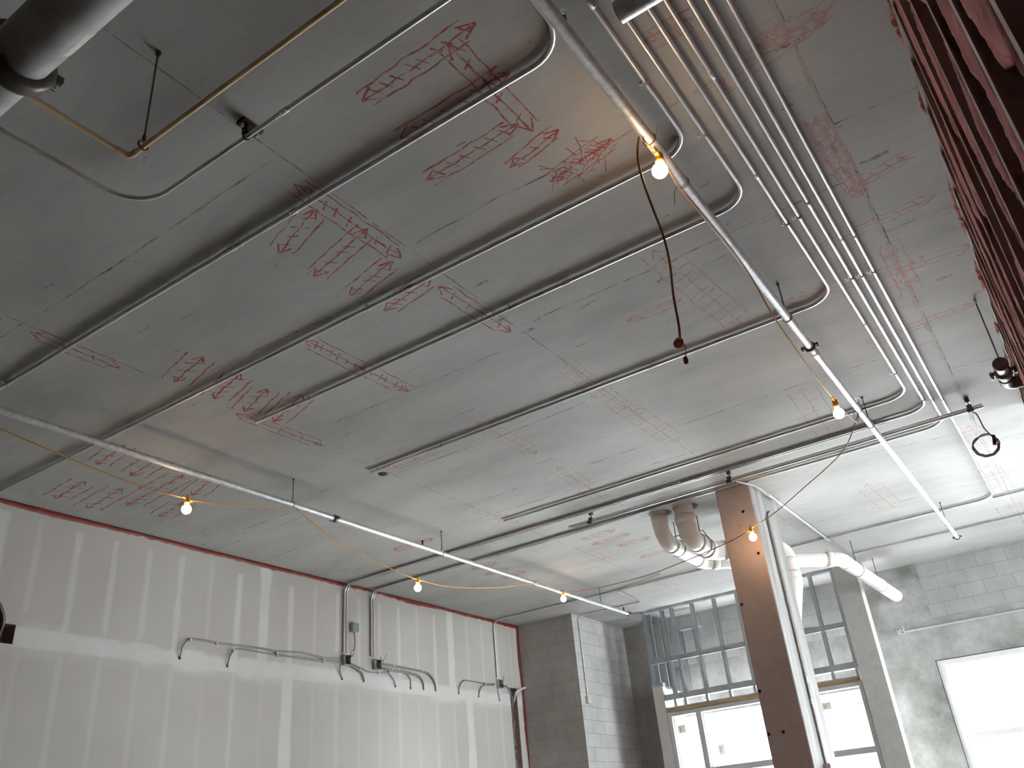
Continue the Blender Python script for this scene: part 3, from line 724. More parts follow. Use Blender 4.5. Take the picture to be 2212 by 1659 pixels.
conduit('conduit crossing just below the second lit bulb and ending short of the PVC pipes', [V3(-5.145 * KS, yE), V3(x4, yE), V3(x4, -1.0)], 0.0135, 0.2,
        coups=[(onp(1538, 160, x4, 0), Ya), (onp(1868, 700, x4, 0), Ya), (onp(1632, 961, yE, 1), Xa)], straps=[(onp(1724, 468, x4, 0), Ya, -1), (onp(1931, 806, x4, 0), Ya, -1), (onp(1713, 933, yE, 1), Xa, 1)])
yF = 8.34 * KS; x5 = -0.538 * KS; XW = XL + 0.02
yG = 8.87 * KS; x6 = -0.472 * KS
yH = 11.85 * KS; x7 = -0.392 * KS
def drop(label, y, xb, zbox, coups, straps):
    pts = [V3(XW, y, zbox + 0.05), V3(XW, y, HC - 0.02), V3(XW + 0.02, y, ZC), V3(xb, y), V3(xb, -1.0)]
    pts = [V3(XW, y, zbox + 0.05), V3(XW, y, ZC), V3(xb, y), V3(xb, -1.0)]
    t = conduit(label, pts, 0.0135, [0.13, 0.2], coups, straps); return t
drop('conduit from the bundle that drops to the left wall box beside the small square box', yF, x5, 2.32,
     [(onp(1746, 439, x5, 0), Ya), (onp(1983, 842, x5, 0), Ya), (onp(1508, 1033, yF, 1), Xa)], [(onp(1838, 600, x5, 0), Ya, -1), (onp(1986, 865, x5, 0), Ya, -1), (onp(1470, 1043, yF, 1), Xa, 1)])
drop('conduit from the bundle that drops to the left wall box with four curled cables', yG, x6, 2.33,
     [(onp(1821, 517, x6, 0), Ya), (onp(2013, 862, x6, 0), Ya), (onp(1080, 1197, yG, 1), Xa)], [(onp(1860, 595, x6, 0), Ya, -1), (onp(1504, 1075, yG, 1), Xa, 1)])
drop('outermost bundle conduit that drops to the left wall box beside the slot', yH, x7, 2.31,
     [(onp(1844, 512, x7, 0), Ya), (onp(2038, 862, x7, 0), Ya), (onp(2137, 1045, x7, 0), Ya)], [(onp(1880, 588, x7, 0), Ya, -1), (onp(1710, 1184, yH, 1), Xa, 1)])
# second tubes paired with the drops
conduit('upper conduit paired along the second drop, running behind the right sprinkler pipe', [V3(XW, yF + 0.045, 2.37), V3(XW, yF + 0.045), V3(x5 - 0.4, yF + 0.045)], 0.0115, 0.12, straps=[(V3(-6.3, yF + 0.045), Xa, 1)])
conduit('conduit paired beside the drop to the box with four curled cables', [V3(XW, yG + 0.045, 2.38), V3(XW, yG + 0.045), V3(-3.2, yG + 0.045)], 0.0115, 0.12, straps=[(V3(-6.0, yG + 0.045), Xa, 1)])
conduit('short straight conduit leaving the frame at the right from the outermost bend', [V3(-0.41, yH + 0.03), V3(0.7, yH + 0.03)], 0.0135, 0.1)
yI = 12.98 * KS
conduit('conduit crossing the bright ceiling close to the block wall', [V3(-2.43, yI), V3(1.6, yI)], 0.0125, 0.1, straps=[(V3(-0.55, yI), Xa, 1)])
zz = [onz(px, py, ZC) for px, py in ((1335, 1277), (1384, 1299), (1366, 1307), (1262, 1329))]
yJ = 12.62
conduit('thin conduit zigzagging across the ceiling and down the block pier to a small box',
        [zz[0] + Vector((0.9, -0.36, 0)), V3(zz[0].x, zz[0].y), V3(zz[1].x, zz[1].y), V3(XK + 0.02, zz[1].y - 0.02 + 0.0), V3(XK + 0.02, zz[1].y - 0.02, 1.98)], 0.0105, [0.05, 0.06, 0.10], straps=[(V3(XK + 0.02, zz[1].y, 2.6), Za, 1)])
ob = Thing('outlet_box', (XK, zz[1].y - 0.02, 1.93), 'small grey outlet box on the block pier at the end of the thin conduit', 'outlet box')
b = MB(); b.box((XK, zz[1].y - 0.075, 1.86), (XK + 0.05, zz[1].y + 0.035, 1.98), 0.004); ob.part(b, 'housing', M['box'])
b = MB(); b.box((XK + 0.05, zz[1].y - 0.07, 1.865), (XK + 0.054, zz[1].y + 0.03, 1.975)); ob.part(b, 'cover', M['gyp'])

# channel rods hung under the bundle, with clamps
yt = 8.66 * (3.175 / 3.29); zt = 3.175
tr = Thing('hung_rail_pair', (-4.5, yt, zt), 'pair of hung steel rails crossing in front of the concrete column top', 'rail')
b = MB(); b.cyl((-4.56, yt, zt), (-0.10, yt, zt), 0.0125, 12); tr.part(b, 'tube', M['emt'])
b = MB(); b.cyl((-4.50, yt - 0.03, zt - 0.03), (-0.095, yt - 0.03, zt - 0.03), 0.0125, 12); tr.part(b, 'tube', M['emt'])
for px, py in ((1272, 1122), (1578, 1037), (2095, 882)):
    q = onz(px, py, zt); x = q.x
    b = MB(); b.box((x - 0.02, yt + 0.002, HC - 0.05), (x + 0.02, yt + 0.045, HC - 0.001), 0.003); b.cyl((x, yt + 0.02, HC - 0.05), (x, yt + 0.02, zt - 0.03), 0.006, 8)
    b.box((x - 0.022, yt - 0.02, zt - 0.02), (x + 0.022, yt + 0.028, zt + 0.03), 0.003); b.cyl((x - 0.028, yt - 0.03, zt - 0.03), (x + 0.028, yt - 0.03, zt - 0.03), 0.02, 10)
    tr.part(b, 'clamp', M['iron'])
# clamp that carries the nearest conduit
q = onz(530, 292, zT); ck = Thing('conduit_clamp', (q.x, yT, zT), 'cast clamp with bolts gripping the nearest conduit at the ceiling seam', 'clamp')
b = MB(); b.box((q.x - 0.03, yT - 0.05, HC - 0.022), (q.x + 0.03, yT + 0.075, HC - 0.001), 0.003); b.box((q.x - 0.022, yT - 0.02, zT + 0.012), (q.x + 0.022, yT + 0.03, HC - 0.02), 0.003); ck.part(b, 'body', M['iron'])
b = MB(); b.ring((q.x - 0.01, yT, zT), Xa, 0.0165, 0.004, n=18); ck.part(b, 'ring', M['iron'])
for dy in (-0.035, 0.06):
    b = MB(); b.cyl((q.x, yT + dy, HC - 0.02), (q.x, yT + dy, HC - 0.045), 0.008, 8); ck.part(b, 'bolt', M['galv'])

# ================================================================== SPRINKLER PIPES
def grooved(c, axis, R, w=0.05, pad=1.0):
    """two-bolt grooved pipe coupling: returns list of (name, builder)"""
    ax = Vector(axis).normalized(); s = ax.cross(Za).normalized() if abs(ax.z) < 0.9 else Xa
    b = MB(); b.lathe(c - ax * w / 2, ax, ((0, R), (0.003, R * 1.28), (w * 0.3, R * 1.36), (w * 0.5, R * 1.30), (w * 0.7, R * 1.36), (w - 0.003, R * 1.28), (w, R)), 22)
    for q in (-1, 1): b.obox(c + s * q * R * (1.18 + 0.42 * pad), ax, s, Za, (w * 0.42, R * 0.42 * pad, R * 0.32 * pad))
    out = [('housing', b, 'iron')]
    for q in (-1, 1):
        k = MB(); o_ = s * q * R * (1.18 + 0.54 * pad)
        k.cyl(c + o_ - Za * R * 0.75 * pad, c + o_ + Za * R * 0.75 * pad, R * 0.14 * pad, 8)
        k.cyl(c + o_ - Za * R * 0.62 * pad, c + o_ - Za * R * 0.34 * pad, R * 0.28 * pad, 6); out.append(('bolt', k, 'galv'))
    return out
def sprinkler(label, pipe, p, top=0.14):
    """upright sprinkler head on a short nipple, p on the pipe centre"""
    b = MB(); b.cyl(p, p + Za * (top - 0.045), 0.011, 10); b.lathe(p + Za * (top - 0.055), Za, ((0, 0.016), (0.012, 0.016)), 6); h = pipe.part(b, 'sprinkler_head', M['iron'], label)
    b = MB()
    for q in (-1, 1): b.sweep(smooth([p + Za * (top - 0.045) + Xa * q * 0.008, p + Za * (top - 0.025) + Xa * q * 0.016, p + Za * (top - 0.004) + Xa * q * 0.004], 4), 0.0022, 6)
    pipe.part(b, 'frame_arms', M['galv'], under=h)
    b = MB(); b.lathe(p + Za * (top - 0.002), Za, ((0, 0.016), (0.001, 0.018), (0.0025, 0.004)), 16); pipe.part(b, 'deflector', M['galv'], under=h)
def hanger(label, x, y, zp, R, top=HC):
    T_ = Thing('pipe_hanger', (x, y, top), label, 'pipe hanger', 'rod hangers carrying the pipes')
    b = MB(); b.cyl((x, y, top), (x, y, zp + R + 0.03), 0.0048, 8); T_.part(b, 'rod', M['rod'])
    b = MB(); b.lathe((x, y, top - 0.014), Za, ((0, 0.009), (0.013, 0.011)), 8); T_.part(b, 'anchor', M['iron'])
    b = MB(); b.ring((x, y, zp), Ya, R + 0.003, 0.0028, n=26); b.ring((x, y, zp + R + 0.022), Ya, 0.018, 0.0028, n=16); b.cyl((x, y, zp + R + 0.012), (x, y, zp + R + 0.03), 0.009, 6)
    T_.part(b, 'ring', M['galv'])
X1, Z1 = -0.98, 3.005
p1 = Thing('sprinkler_pipe', (X1, 0, Z1), 'long galvanised sprinkler pipe with the nearest lit bulb tied to it', 'sprinkler pipe')
yc1 = onx(1750, 750, X1).y
b = MB(); b.cyl((X1, -2.0, Z1), (X1, yc1, Z1), 0.0302, 20); p1.part(b, 'pipe', M['pipe'])
b = MB(); b.cyl((X1, yc1, Z1), (X1, 12.25, Z1), 0.026, 20); p1.part(b, 'pipe', M['pipe'])
b = MB(); b.lathe((X1, yc1 + 0.09, Z1), Ya, ((0, 0.0265), (0.01, 0.031), (0.07, 0.031), (0.08, 0.0265)), 20); p1.part(b, 'reducer', M['pipe'])
for yy, R in ((yc1, 0.031), (12.25, 0.027)):
    g = grooved(Vector((X1, yy, Z1)), Ya, R); h = p1.part(g[0][1], 'coupling', M['iron'])
    for nm, bb, mt in g[1:]: p1.part(bb, nm, M[mt], under=h)
X3, Z3 = -5.86, 3.018
p3 = Thing('sprinkler_pipe', (X3, 0, Z3), 'galvanised sprinkler pipe beside the drywall, running above three lit bulbs', 'sprinkler pipe')
yc3 = onx(723, 1121, X3).y
b = MB(); b.cyl((X3, -2.0, Z3), (X3, yc3, Z3), 0.0275, 18); p3.part(b, 'pipe', M['pipe'])
b = MB(); b.cyl((X3, yc3, Z3), (X3, 12.32, Z3), 0.026, 18); p3.part(b, 'pipe', M['pipe'])
for yy, R in ((yc3, 0.029), (12.33, 0.027)):
    g = grooved(Vector((X3, yy, Z3)), Ya, R); h = p3.part(g[0][1], 'coupling', M['iron'])
    for nm, bb, mt in g[1:]: p3.part(bb, nm, M[mt], under=h)
hanger('rod hanger on the right sprinkler pipe between the two upper bulbs', X1, 5.27, Z1, 0.0302)
hanger('rod hanger on the right sprinkler pipe beside the second upper bulb', X1, 7.62, Z1, 0.026)
hanger('rod hanger on the right sprinkler pipe over the brightest ceiling', X1, 11.5, Z1, 0.026)
hanger('rod hanger on the left sprinkler pipe where the yellow cord ties on', X3, 5.31, Z3, 0.0275)
hanger('rod hanger at the middle of the left sprinkler pipe', X3, 7.61, Z3, 0.026)
hanger('rod hanger near the far end of the left sprinkler pipe', X3, 11.44, Z3, 0.026)
sprinkler('sprinkler head at the top of the photo on the right pipe', p1, Vector((X1, onx(1222, 70, X1).y, Z1)), 0.13)
sprinkler('sprinkler head near the second upper bulb on the right pipe', p1, Vector((X1, onx(1857, 886, X1).y, Z1)), 0.13)
sprinkler('sprinkler head at the middle of the left pipe', p3, Vector((X3, onx(913, 1180, X3).y, Z3)), 0.12)
sprinkler('sprinkler head at the far end of the left pipe', p3, Vector((X3, onx(1348, 1321, X3).y, Z3)), 0.12)
sprinkler('sprinkler head at the far end of the right pipe', p1, Vector((X1, onx(2035, 1120, X1).y, Z1)), 0.12)

# big main in the top left corner with its coupling
mp = ray(60, 104).normalized() * 3.05
mn = Thing('water_main', mp, 'fat galvanised main pipe cutting across the top left corner', 'pipe')
b = MB(); b.cyl((-6.0, mp.y, mp.z), (-0.05 - 0.9, mp.y, mp.z), 0.084, 40); mn.part(b, 'pipe', M['mainpipe'])
cc = onz(44, 118, mp.z); cc = Vector((cc.x - 0.02, mp.y, mp.z))
g = grooved(cc, Xa, 0.086, 0.06, 0.42); h = mn.part(g[0][1], 'coupling', M['iron'])
for nm, bb, mt in g[1:]: mn.part(bb, nm, M[mt], under=h)
b = MB()
lp = []
for i in range(7):
    a = math.radians(-52 + i * 8)
    lp.append((math.cos(a), math.sin(a)))
for i in range(6):
    (c0, s0), (c1, s1) = lp[i], lp[i + 1]; xq = onz(190, 80, mp.z).x
    b.quad([(xq - 0.06, mp.y + c0 * 0.0848, mp.z + s0 * 0.0848), (xq + 0.06, mp.y + c0 * 0.0848, mp.z + s0 * 0.0848), (xq + 0.06, mp.y + c1 * 0.0848, mp.z + s1 * 0.0848), (xq - 0.06, mp.y + c1 * 0.0848, mp.z + s1 * 0.0848)])
mn.part(b, 'label_sticker', M['paper'], 'white paper sticker on the pipe')
# stub of black pipe at the very top
q = onz(1362, 12, 2.92)
bs = Thing('steel_pipe', q, 'dark pipe end poking in at the top edge across the bundled conduits', 'pipe')
b = MB(); b.cyl((q.x - 0.055, q.y, 2.92), (q.x + 0.5, q.y, 2.92), 0.048, 24); bs.part(b, 'pipe', M['pipe'])
b = MB(); b.lathe((q.x - 0.057, q.y, 2.92), -Xa, ((0, 0.045), (0.001, 0.044)), 24); bs.part(b, 'open_end', M['dark'])

# cream plastic pipe with its hanger
cy, cz = 1.455, 2.71
cpp = Thing('plastic_pipe', (-2.70, cy, cz), 'cream plastic pipe turning a corner near the fat main pipe', 'pipe')
b = MB(); b.sweep(fillet([(-0.2, cy, cz), (-2.70, cy, cz), (-2.70, -1.5, cz)], 0.03, 6), 0.0108, 14); cpp.part(b, 'pipe', M['cpvc'])
b = MB(); b.sweep(fillet([(-2.64, cy, cz), (-2.70, cy, cz), (-2.70, cy - 0.06, cz)], 0.03, 6), 0.0145, 14); cpp.part(b, 'elbow', M['cpvc'])
hx = -2.605
hg = Thing('pipe_hanger', (hx, cy, HC), 'long rod hanger with rusty red loop holding the cream pipe', 'pipe hanger')
b = MB(); b.cyl((hx, cy, HC), (hx, cy, cz + 0.05), 0.0048, 8); hg.part(b, 'rod', M['rod'])
b = MB(); b.lathe((hx, cy, HC - 0.02), Za, ((0, 0.011), (0.019, 0.014)), 10); hg.part(b, 'anchor', M['iron'])
b = MB(); b.ring((hx, cy, cz + 0.008), Xa, 0.022, 0.0045, n=18); b.cyl((hx, cy, cz + 0.028), (hx, cy, cz + 0.06), 0.009, 8); hg.part(b, 'loop', M['rust'], 'rusty red loop')

# capped stub with elbow at the right, going through the stud wall
sx0, sy0, sz0 = 0.126, 6.49, 2.72
R4 = 0.047
st = Thing('branch_stub', (sx0, sy0, sz0), 'capped dark pipe stub with elbow entering the stud wall at the right', 'pipe')
b = MB(); b.sweep([(sx0 + 0.0, sy0, sz0), (sx0 + 0.0, sy0 + 0.3, sz0)], R4 * 0.85, 24); b_ = b; st.part(b, 'pipe', M['pipe'])
b = MB(); b.lathe((sx0, sy0 - 0.012, sz0), Ya, ((0, R4 * 0.9), (0.004, R4 * 1.12), (0.03, R4 * 1.12), (0.034, R4 * 0.9)), 26); st.part(b, 'cap', M['iron'])
g = grooved(Vector((sx0, sy0 + 0.17, sz0)), Ya, R4 * 0.95, 0.07); h = st.part(g[0][1], 'coupling', M['iron'])
for nm, bb, mt in g[1:]: st.part(bb, nm, M[mt], under=h)
b = MB(); b.sweep(fillet([(sx0, sy0 + 0.28, sz0), (sx0, sy0 + 0.42, sz0), (sx0 + 0.24, sy0 + 0.42, sz0)], 0.07, 10), R4 * 1.02, 24); st.part(b, 'elbow', M['iron'])
T_ = Thing('pipe_hanger', (sx0 + 0.006, sy0 + 0.03, HC), 'single rod hanger dropping to the capped stub by the stud wall', 'pipe hanger')
b = MB(); b.cyl((sx0 + 0.006, sy0 + 0.03, HC), (sx0 + 0.006, sy0 + 0.03, sz0 + R4), 0.0052, 8); T_.part(b, 'rod', M['rod'])
b = MB(); b.lathe((sx0 + 0.006, sy0 + 0.03, HC - 0.03), Za, ((0, 0.008), (0.02, 0.014), (0.029, 0.01)), 10); T_.part(b, 'anchor', M['galv'])

# ================================================================== WHITE PVC DRAINS
def socket_ring(p, t, R, L=0.10):
    b = MB(); t = Vector(t).normalized(); b.lathe(Vector(p) - t * L / 2, t, ((0, R), (0.001, R * 1.07), (L - 0.001, R * 1.07), (L, R)), 32); return b
def joint(p, t, R):
    b = MB(); b.lathe(Vector(p) - Vector(t) * 0.003, Vector(t), ((0, R), (0.0005, R * 1.015), (0.0055, R * 1.015), (0.006, R)), 32); return b
D45 = Vector((1, 1, 0)).normalized()
za = 2.955; RA = 0.092
e1 = onz(1522, 1213, 2.935); e1.x = PA.x; e2 = onz(1816, 1208, 2.885); ew = ony(1936, 1287, YB); D45 = (e2 - e1).normalized(); dA = (e1 - Vector((PA.x, PA.y, za))).normalized(); dW = (ew - e2).normalized()
pa = Thing('drain_pipe', (PA.x, PA.y, HC), 'white PVC drain that runs behind the column and ends at the block wall', 'drain pipe')
b = MB(); b.sweep(fillet([(PA.x, PA.y, HC + 0.15), (PA.x, PA.y, za), e1, e2, ew + dW * 0.05], [0.22, 0.14, 0.16], 12), RA, 36); pa.part(b, 'pipe', M['pvc'])
for p, t in (((PA.x, PA.y, za + 0.25), Za), (Vector((PA.x, PA.y, za)) + dA * 0.26, dA), (e1 - dA * 0.14, dA), (e1 + D45 * 0.16, D45), (e2 - D45 * 0.17, D45), (e2 + dW * 0.2, dW), (e2 + dW * 1.95, dW)):
    k = pa.part(socket_ring(p, t, RA), 'socket', M['pvc']); pa.part(joint(Vector(p) + Vector(t) * 0.053, t, RA * 1.0), 'joint_line', M['pvcj'], under=k)
zb = 2.92; RB = 0.113
f1 = onz(1540, 1189, 2.91); f1.x = PB.x; f2 = onz(1694, 1183, 2.89); D45 = (f2 - f1).normalized()
pb = Thing('drain_pipe', (PB.x, PB.y, HC), 'fatter white PVC drain that turns down again behind the column', 'drain pipe')
b = MB(); b.sweep(fillet([(PB.x, PB.y, HC + 0.15), (PB.x, PB.y, zb), f1, f2, f2 - Za * 0.45, f2 - Za * 1.3 + Vector((-0.25, 0.0, 0))], [0.2, 0.12, 0.17, 0.14], 12), RB, 36); pb.part(b, 'pipe', M['pvc'])
for p, t in (((PB.x, PB.y, zb + 0.22), Za), ((PB.x, PB.y + 0.24, zb), Ya), (f1 - Ya * 0.13, Ya), (f1 + D45 * 0.2, D45), (f2 - D45 * 0.2, D45), (f2 - Za * 0.2, Za), (f2 - Za * 0.36, Za)):
    k = pb.part(socket_ring(p, t, RB), 'socket', M['pvc']); pb.part(joint(Vector(p) + Vector(t) * 0.053, t, RB), 'joint_line', M['pvcj'], under=k)
for (P_, y_, z_, R_, lab) in ((PA, PA.y + 0.42, za, RA, 'thin rod and loop holding the slimmer white drain'), (PB, PB.y + 0.40, zb, RB, 'angular clevis hanger on the fatter white drain')):
    T_ = Thing('pipe_hanger', (P_.x, y_, HC), lab, 'pipe hanger')
    b = MB(); b.cyl((P_.x, y_, HC), (P_.x, y_, z_ + R_ + 0.02), 0.006, 8); T_.part(b, 'rod', M['rod'])
    b = MB(); b.ring((P_.x, y_, z_), Ya, R_ + 0.008, 0.005, n=30)
    b.sweep([(P_.x - 0.07, y_, z_ + R_ * 0.7), (P_.x - 0.045, y_, z_ + R_ + 0.06), (P_.x + 0.045, y_, z_ + R_ + 0.06), (P_.x + 0.09, y_, z_ + R_ * 0.6)], 0.006, 8); T_.part(b, 'clevis', M['rod'])
for (xx, yy, lab) in ((-2.29, 12.24, 'thin rod hanger at the last bend of the white drain'), (-2.28, 13.46, 'thin rod hanger where the white drain nears the block wall')):
    T_ = Thing('pipe_hanger', (xx, yy, HC), lab, 'pipe hanger'); b = MB(); b.cyl((xx, yy, HC), (xx, yy, za + RA - 0.06), 0.006, 8); T_.part(b, 'rod', M['rod'])
    b = MB(); c_ = e2 + dW * ((yy - e2.y) / dW.y); b.ring(c_ if yy > e2.y else (xx, yy, za - 0.03), Ya, RA + 0.005, 0.004, n=30); T_.part(b, 'ring', M['rod'])

# ================================================================== TEMPORARY LIGHTS AND CORDS
def lamp(label, base, axis, side=None, lit=True):
    """base = where the cord passes; axis = direction the bulb points"""
    ax = Vector(axis).normalized(); base = Vector(base)
    T_ = Thing('work_light', base, label, 'light', 'bulbs of the temporary string light')
    b = MB(); b.lathe(base - ax * 0.02, ax, ((0, 0.010), (0.006, 0.018), (0.045, 0.022), (0.058, 0.0235), (0.060, 0.019)), 18)
    sd = Vector(side or (0, 1, 0)).normalized()
    for q in (-1, 1): b.cyl(base, base + sd * q * 0.05, 0.0095, 10)
    T_.part(b, 'socket', M['sock'])
    b = MB(); b.ring(base - ax * 0.028, sd.cross(ax), 0.011, 0.0022, n=14); T_.part(b, 'hook', M['iron'])
    c = base + ax * 0.092; R = 0.040; prof = [(-0.050, 0.014), (-0.043, 0.016), (-0.034, 0.022)]
    for k in range(12):
        a = math.radians(-48 + k * (138 / 11)); prof.append((R * math.sin(a), R * math.cos(a) if k < 11 else 0.0005))
    b = MB(); b.lathe(c, ax, prof, 24); T_.part(b, 'bulb', M['bulb'])
    return base
DNt = (0, 0, -1)
L1 = Vector((X1 + 0.005, onx(1424, 345, X1).y, Z1 - 0.055))
lamp('brightest bulb, hanging under the right sprinkler pipe in the upper right', L1, (-0.12, -0.1, -1), (0, 1, 0))
L2 = onx(1803, 868, X1); lamp('bulb hanging on the cord between two ties of the right sprinkler pipe', L2, (0.0, 0.35, -1), (0, 0.9, -0.45))
L3 = ony(1622, 1142, 8.55); lamp('bulb glowing in front of the brown concrete column', L3, (0, 0.05, -1), (-0.8, 0.45, -0.25))
L4 = onx(1216, 1277, X3 + 0.03); L4.z = Z3 - 0.02; L4 = Vector((X3 + 0.035, onx(1216, 1280, X3 + 0.035).y, onx(1216, 1280, X3 + 0.035).z)); lamp('bulb touching the far part of the left sprinkler pipe', L4, (0, -0.05, -1), (0, 1, 0))
L5 = onx(902, 1252, X3); lamp('bulb at the low point of the yellow cord over the drywall', L5, (0, 0, -1), (0, 1, -0.1))
L6 = onx(405, 1078, X3); lamp('bulb nearest the left edge of the photo on the yellow cord', L6, (0, 0, -1), (0, 1, -0.2))
def cord(name, label, pts, r=0.0048, mat='cord', cat='cord', group=None, n=8):
    b = MB(); b.sweep(smooth(pts, n), r, 8); return single(b, name, M[mat], label, cat, group)
PT = onx(1386, 284, X1 - 0.03)
cord('light_cord', 'short orange cord lying along the right pipe between the brightest bulb and its tie', [onx(1390, 290, X1 - 0.025), Vector((X1 - 0.01, L1.y - 0.14, Z1 - 0.042)), L1 - Ya * 0.05])
tie2 = Vector((X1 - 0.02, onx(1477, 402, X1).y, Z1 - 0.036))
cord('light_cord', 'orange cord sagging from the brightest bulb down to the second upper bulb',
     [L1 + Ya * 0.05, (L1 + tie2) / 2 + Vector((0.0, 0, -0.0)), tie2, onx(1535, 485, X1 - .01), onx(1614, 585, X1), onx(1672, 685, X1), onx(1752, 800, X1), L2 - Vector((0, 0.9, -0.45)).normalized() * 0.05])
tie3 = Vector((X1 - 0.01, onx(1866, 921, X1).y, Z1 - 0.032))
cord('light_cord', 'thin cord rising from the second upper bulb to a pipe tie', [L2 + Vector((0, 0.9, -0.45)).normalized() * 0.04, onx(1836, 900, X1), onx(1852, 912, X1), tie3], 0.004, 'cordb')
d3 = Vector((-0.8, 0.45, -0.25)).normalized()
tie4 = Vector((X3 + 0.03, onx(1240, 1276, X3 + 0.03).y, Z3 - 0.02))
def lerp_y(px, py, t): # points of the long sag between the two pipes
    y = tie3.y + (8.55 - tie3.y) * t; return ony(px, py, y)
cord('light_cord', 'long brown cord crossing from the right pipe down to the column bulb', [tie3, lerp_y(1820, 975, 0.25), lerp_y(1735, 1055, 0.55), lerp_y(1668, 1112, 0.82), L3 - d3 * 0.045], 0.0048, 'cordb')
def sag(px, py, t): return ony(px, py, 8.55 + (tie4.y - 8.55) * t)
cord('light_cord', 'long dark cord sagging from the column bulb to the left sprinkler pipe', [L3 + d3 * 0.045, sag(1590, 1163, 0.08), sag(1548, 1183, 0.2), sag(1480, 1212, 0.38), sag(1400, 1242, 0.6), sag(1310, 1266, 0.82), sag(1262, 1275, 0.94), L4 + Ya * 0.05], 0.0055, 'cordb')
cord('light_cord', 'yellow cord looping from the drywall bulb up to the far part of the pipe', [L5 + Ya * 0.05, onx(960, 1266, X3), onx(1020, 1270, X3), onx(1090, 1268, X3), onx(1150, 1261, X3 + 0.02), L4 - Ya * 0.05], 0.0048)
tie5 = Vector((X3 + 0.02, onx(636, 1099, X3).y, Z3 - 0.03))
cord('light_cord', 'yellow cord descending from the hanger tie to the drywall bulb', [tie5, onx(700, 1150, X3), onx(760, 1187, X3), onx(830, 1222, X3), L5 - Ya * 0.05])
cord('light_cord', 'yellow cord between the leftmost bulb and the hanger tie', [L6 + Ya * 0.05, onx(470, 1089, X3), onx(550, 1094, X3), tie5])
cord('light_cord', 'yellow cord entering from the left edge towards the leftmost bulb', [onx(-220, 830, X3), onx(0, 926, X3), onx(90, 965, X3), onx(220, 1019, X3), onx(320, 1056, X3), L6 - Ya * 0.05])
# black wire ties
def tie(label, c, R, tail):
    T_ = Thing('wire_tie', c, label, 'wire tie', 'wire ties holding the cord'); b = MB(); b.ring(c, Ya, R, 0.0022, n=22, seg=6); b.sweep(smooth(tail, 4), 0.002, 6); T_.part(b, 'wire', M['black'])
cA = Vector((X1, PT.y, Z1)); tie('black wire tie with a long tail just above the brightest bulb', cA, 0.034, [cA + Vector((0.034, 0, 0)), cA + Vector((0.07, -0.05, 0.02)), cA + Vector((0.09, -0.11, 0.0))])
cB = Vector((X1, tie2.y, Z1)); tie('black wire tie with a long tail just below the brightest bulb', cB, 0.034, [cB + Vector((-0.034, 0, 0)), cB + Vector((-0.06, 0.01, -0.03)), cB + Vector((-0.08, 0.03, -0.09))])
cC = Vector((X1, tie3.y, Z1)); tie('dark wire tie on the right pipe beyond the second upper bulb', cC, 0.031, [cC + Vector((-0.03, 0, 0)), cC + Vector((-0.05, 0.0, -0.03)), cC + Vector((-0.06, 0.03, -0.05))])
cD = Vector((X3, onx(1152, 1259, X3).y, Z3)); tie('dark wire tie at the far part of the left pipe', cD, 0.031, [cD + Vector((0.03, 0, 0)), cD + Vector((0.05, 0.03, 0.03)), cD + Vector((0.06, 0.06, 0.05))])
# hanging plug cord
px_ = X1 - 0.03
hp = [onx(1390, 286, px_), onx(1380, 300, px_), onx(1378, 345, px_), onx(1392, 400, px_), onx(1412, 455, px_), onx(1433, 510, px_), onx(1447, 570, px_), onx(1455, 640, px_), onx(1466, 700, px_), onx(1469, 733, px_)]
pc = Thing('extension_cord', hp[0], 'brown cord hanging far down from the pipe with a plug end', 'cord')
b = MB(); b.sweep(smooth(hp, 6), 0.0055, 10); pc.part(b, 'cable', M['cordb'])
u = (onx(1456, 766, px_) - onx(1469, 735, px_)).normalized(); p0 = onx(1469, 733, px_)
b = MB(); b.lathe(p0, u, ((0, 0.006), (0.015, 0.009), (0.02, 0.018), (0.055, 0.021), (0.058, 0.016)), 12); pc.part(b, 'plug', M['cordb'])
b = MB(); b.sweep(smooth([onx(1468, 738, px_), onx(1478, 745, px_), onx(1482, 760, px_), onx(1480, 772, px_)], 5), 0.002, 6); q = onx(1481, 776, px_); b.lathe(q, -Za, ((-0.012, 0.006), (0, 0.011), (0.02, 0.009), (0.024, 0.004)), 10); pc.part(b, 'strap_cap', M['rust'])

# coiled cable hanging from the hung rails
cq = onz(2100, 893, zt); cx_, cy_ = cq.x, yt - 0.03
def oc(px, py, y=None): return ony(px, py, cy_ if y is None else y)
cc_ = oc(2130, 962); coil = Thing('cable_coil', oc(2100, 893), 'coiled grey cable dangling from the end of the hung rails', 'cable')
b = MB(); b.sweep(smooth([oc(2100, 892), oc(2108, 893), oc(2118, 910), oc(2126, 925), oc(2142, 942)], 6), 0.006, 8); coil.part(b, 'lead', M['cable'])
b = MB(); pts = []
for i in range(61):
    a = math.radians(-50 + i * 360 * 2.6 / 60); rr = 27 + 2.5 * math.sin(i * 0.9)
    pts.append(oc(2130 + math.cos(a) * rr * 1.02 + 0.6 * math.sin(i * .5), 962 + math.sin(a) * rr * 0.85, cy_ + 0.012 * math.sin(i * 0.7)))
b.sweep(pts, 0.0062, 8); coil.part(b, 'loops', M['cable'])
b = MB(); b.sweep([oc(2146, 940), oc(2149, 962)], 0.014, 8); coil.part(b, 'wrap', M['black'])

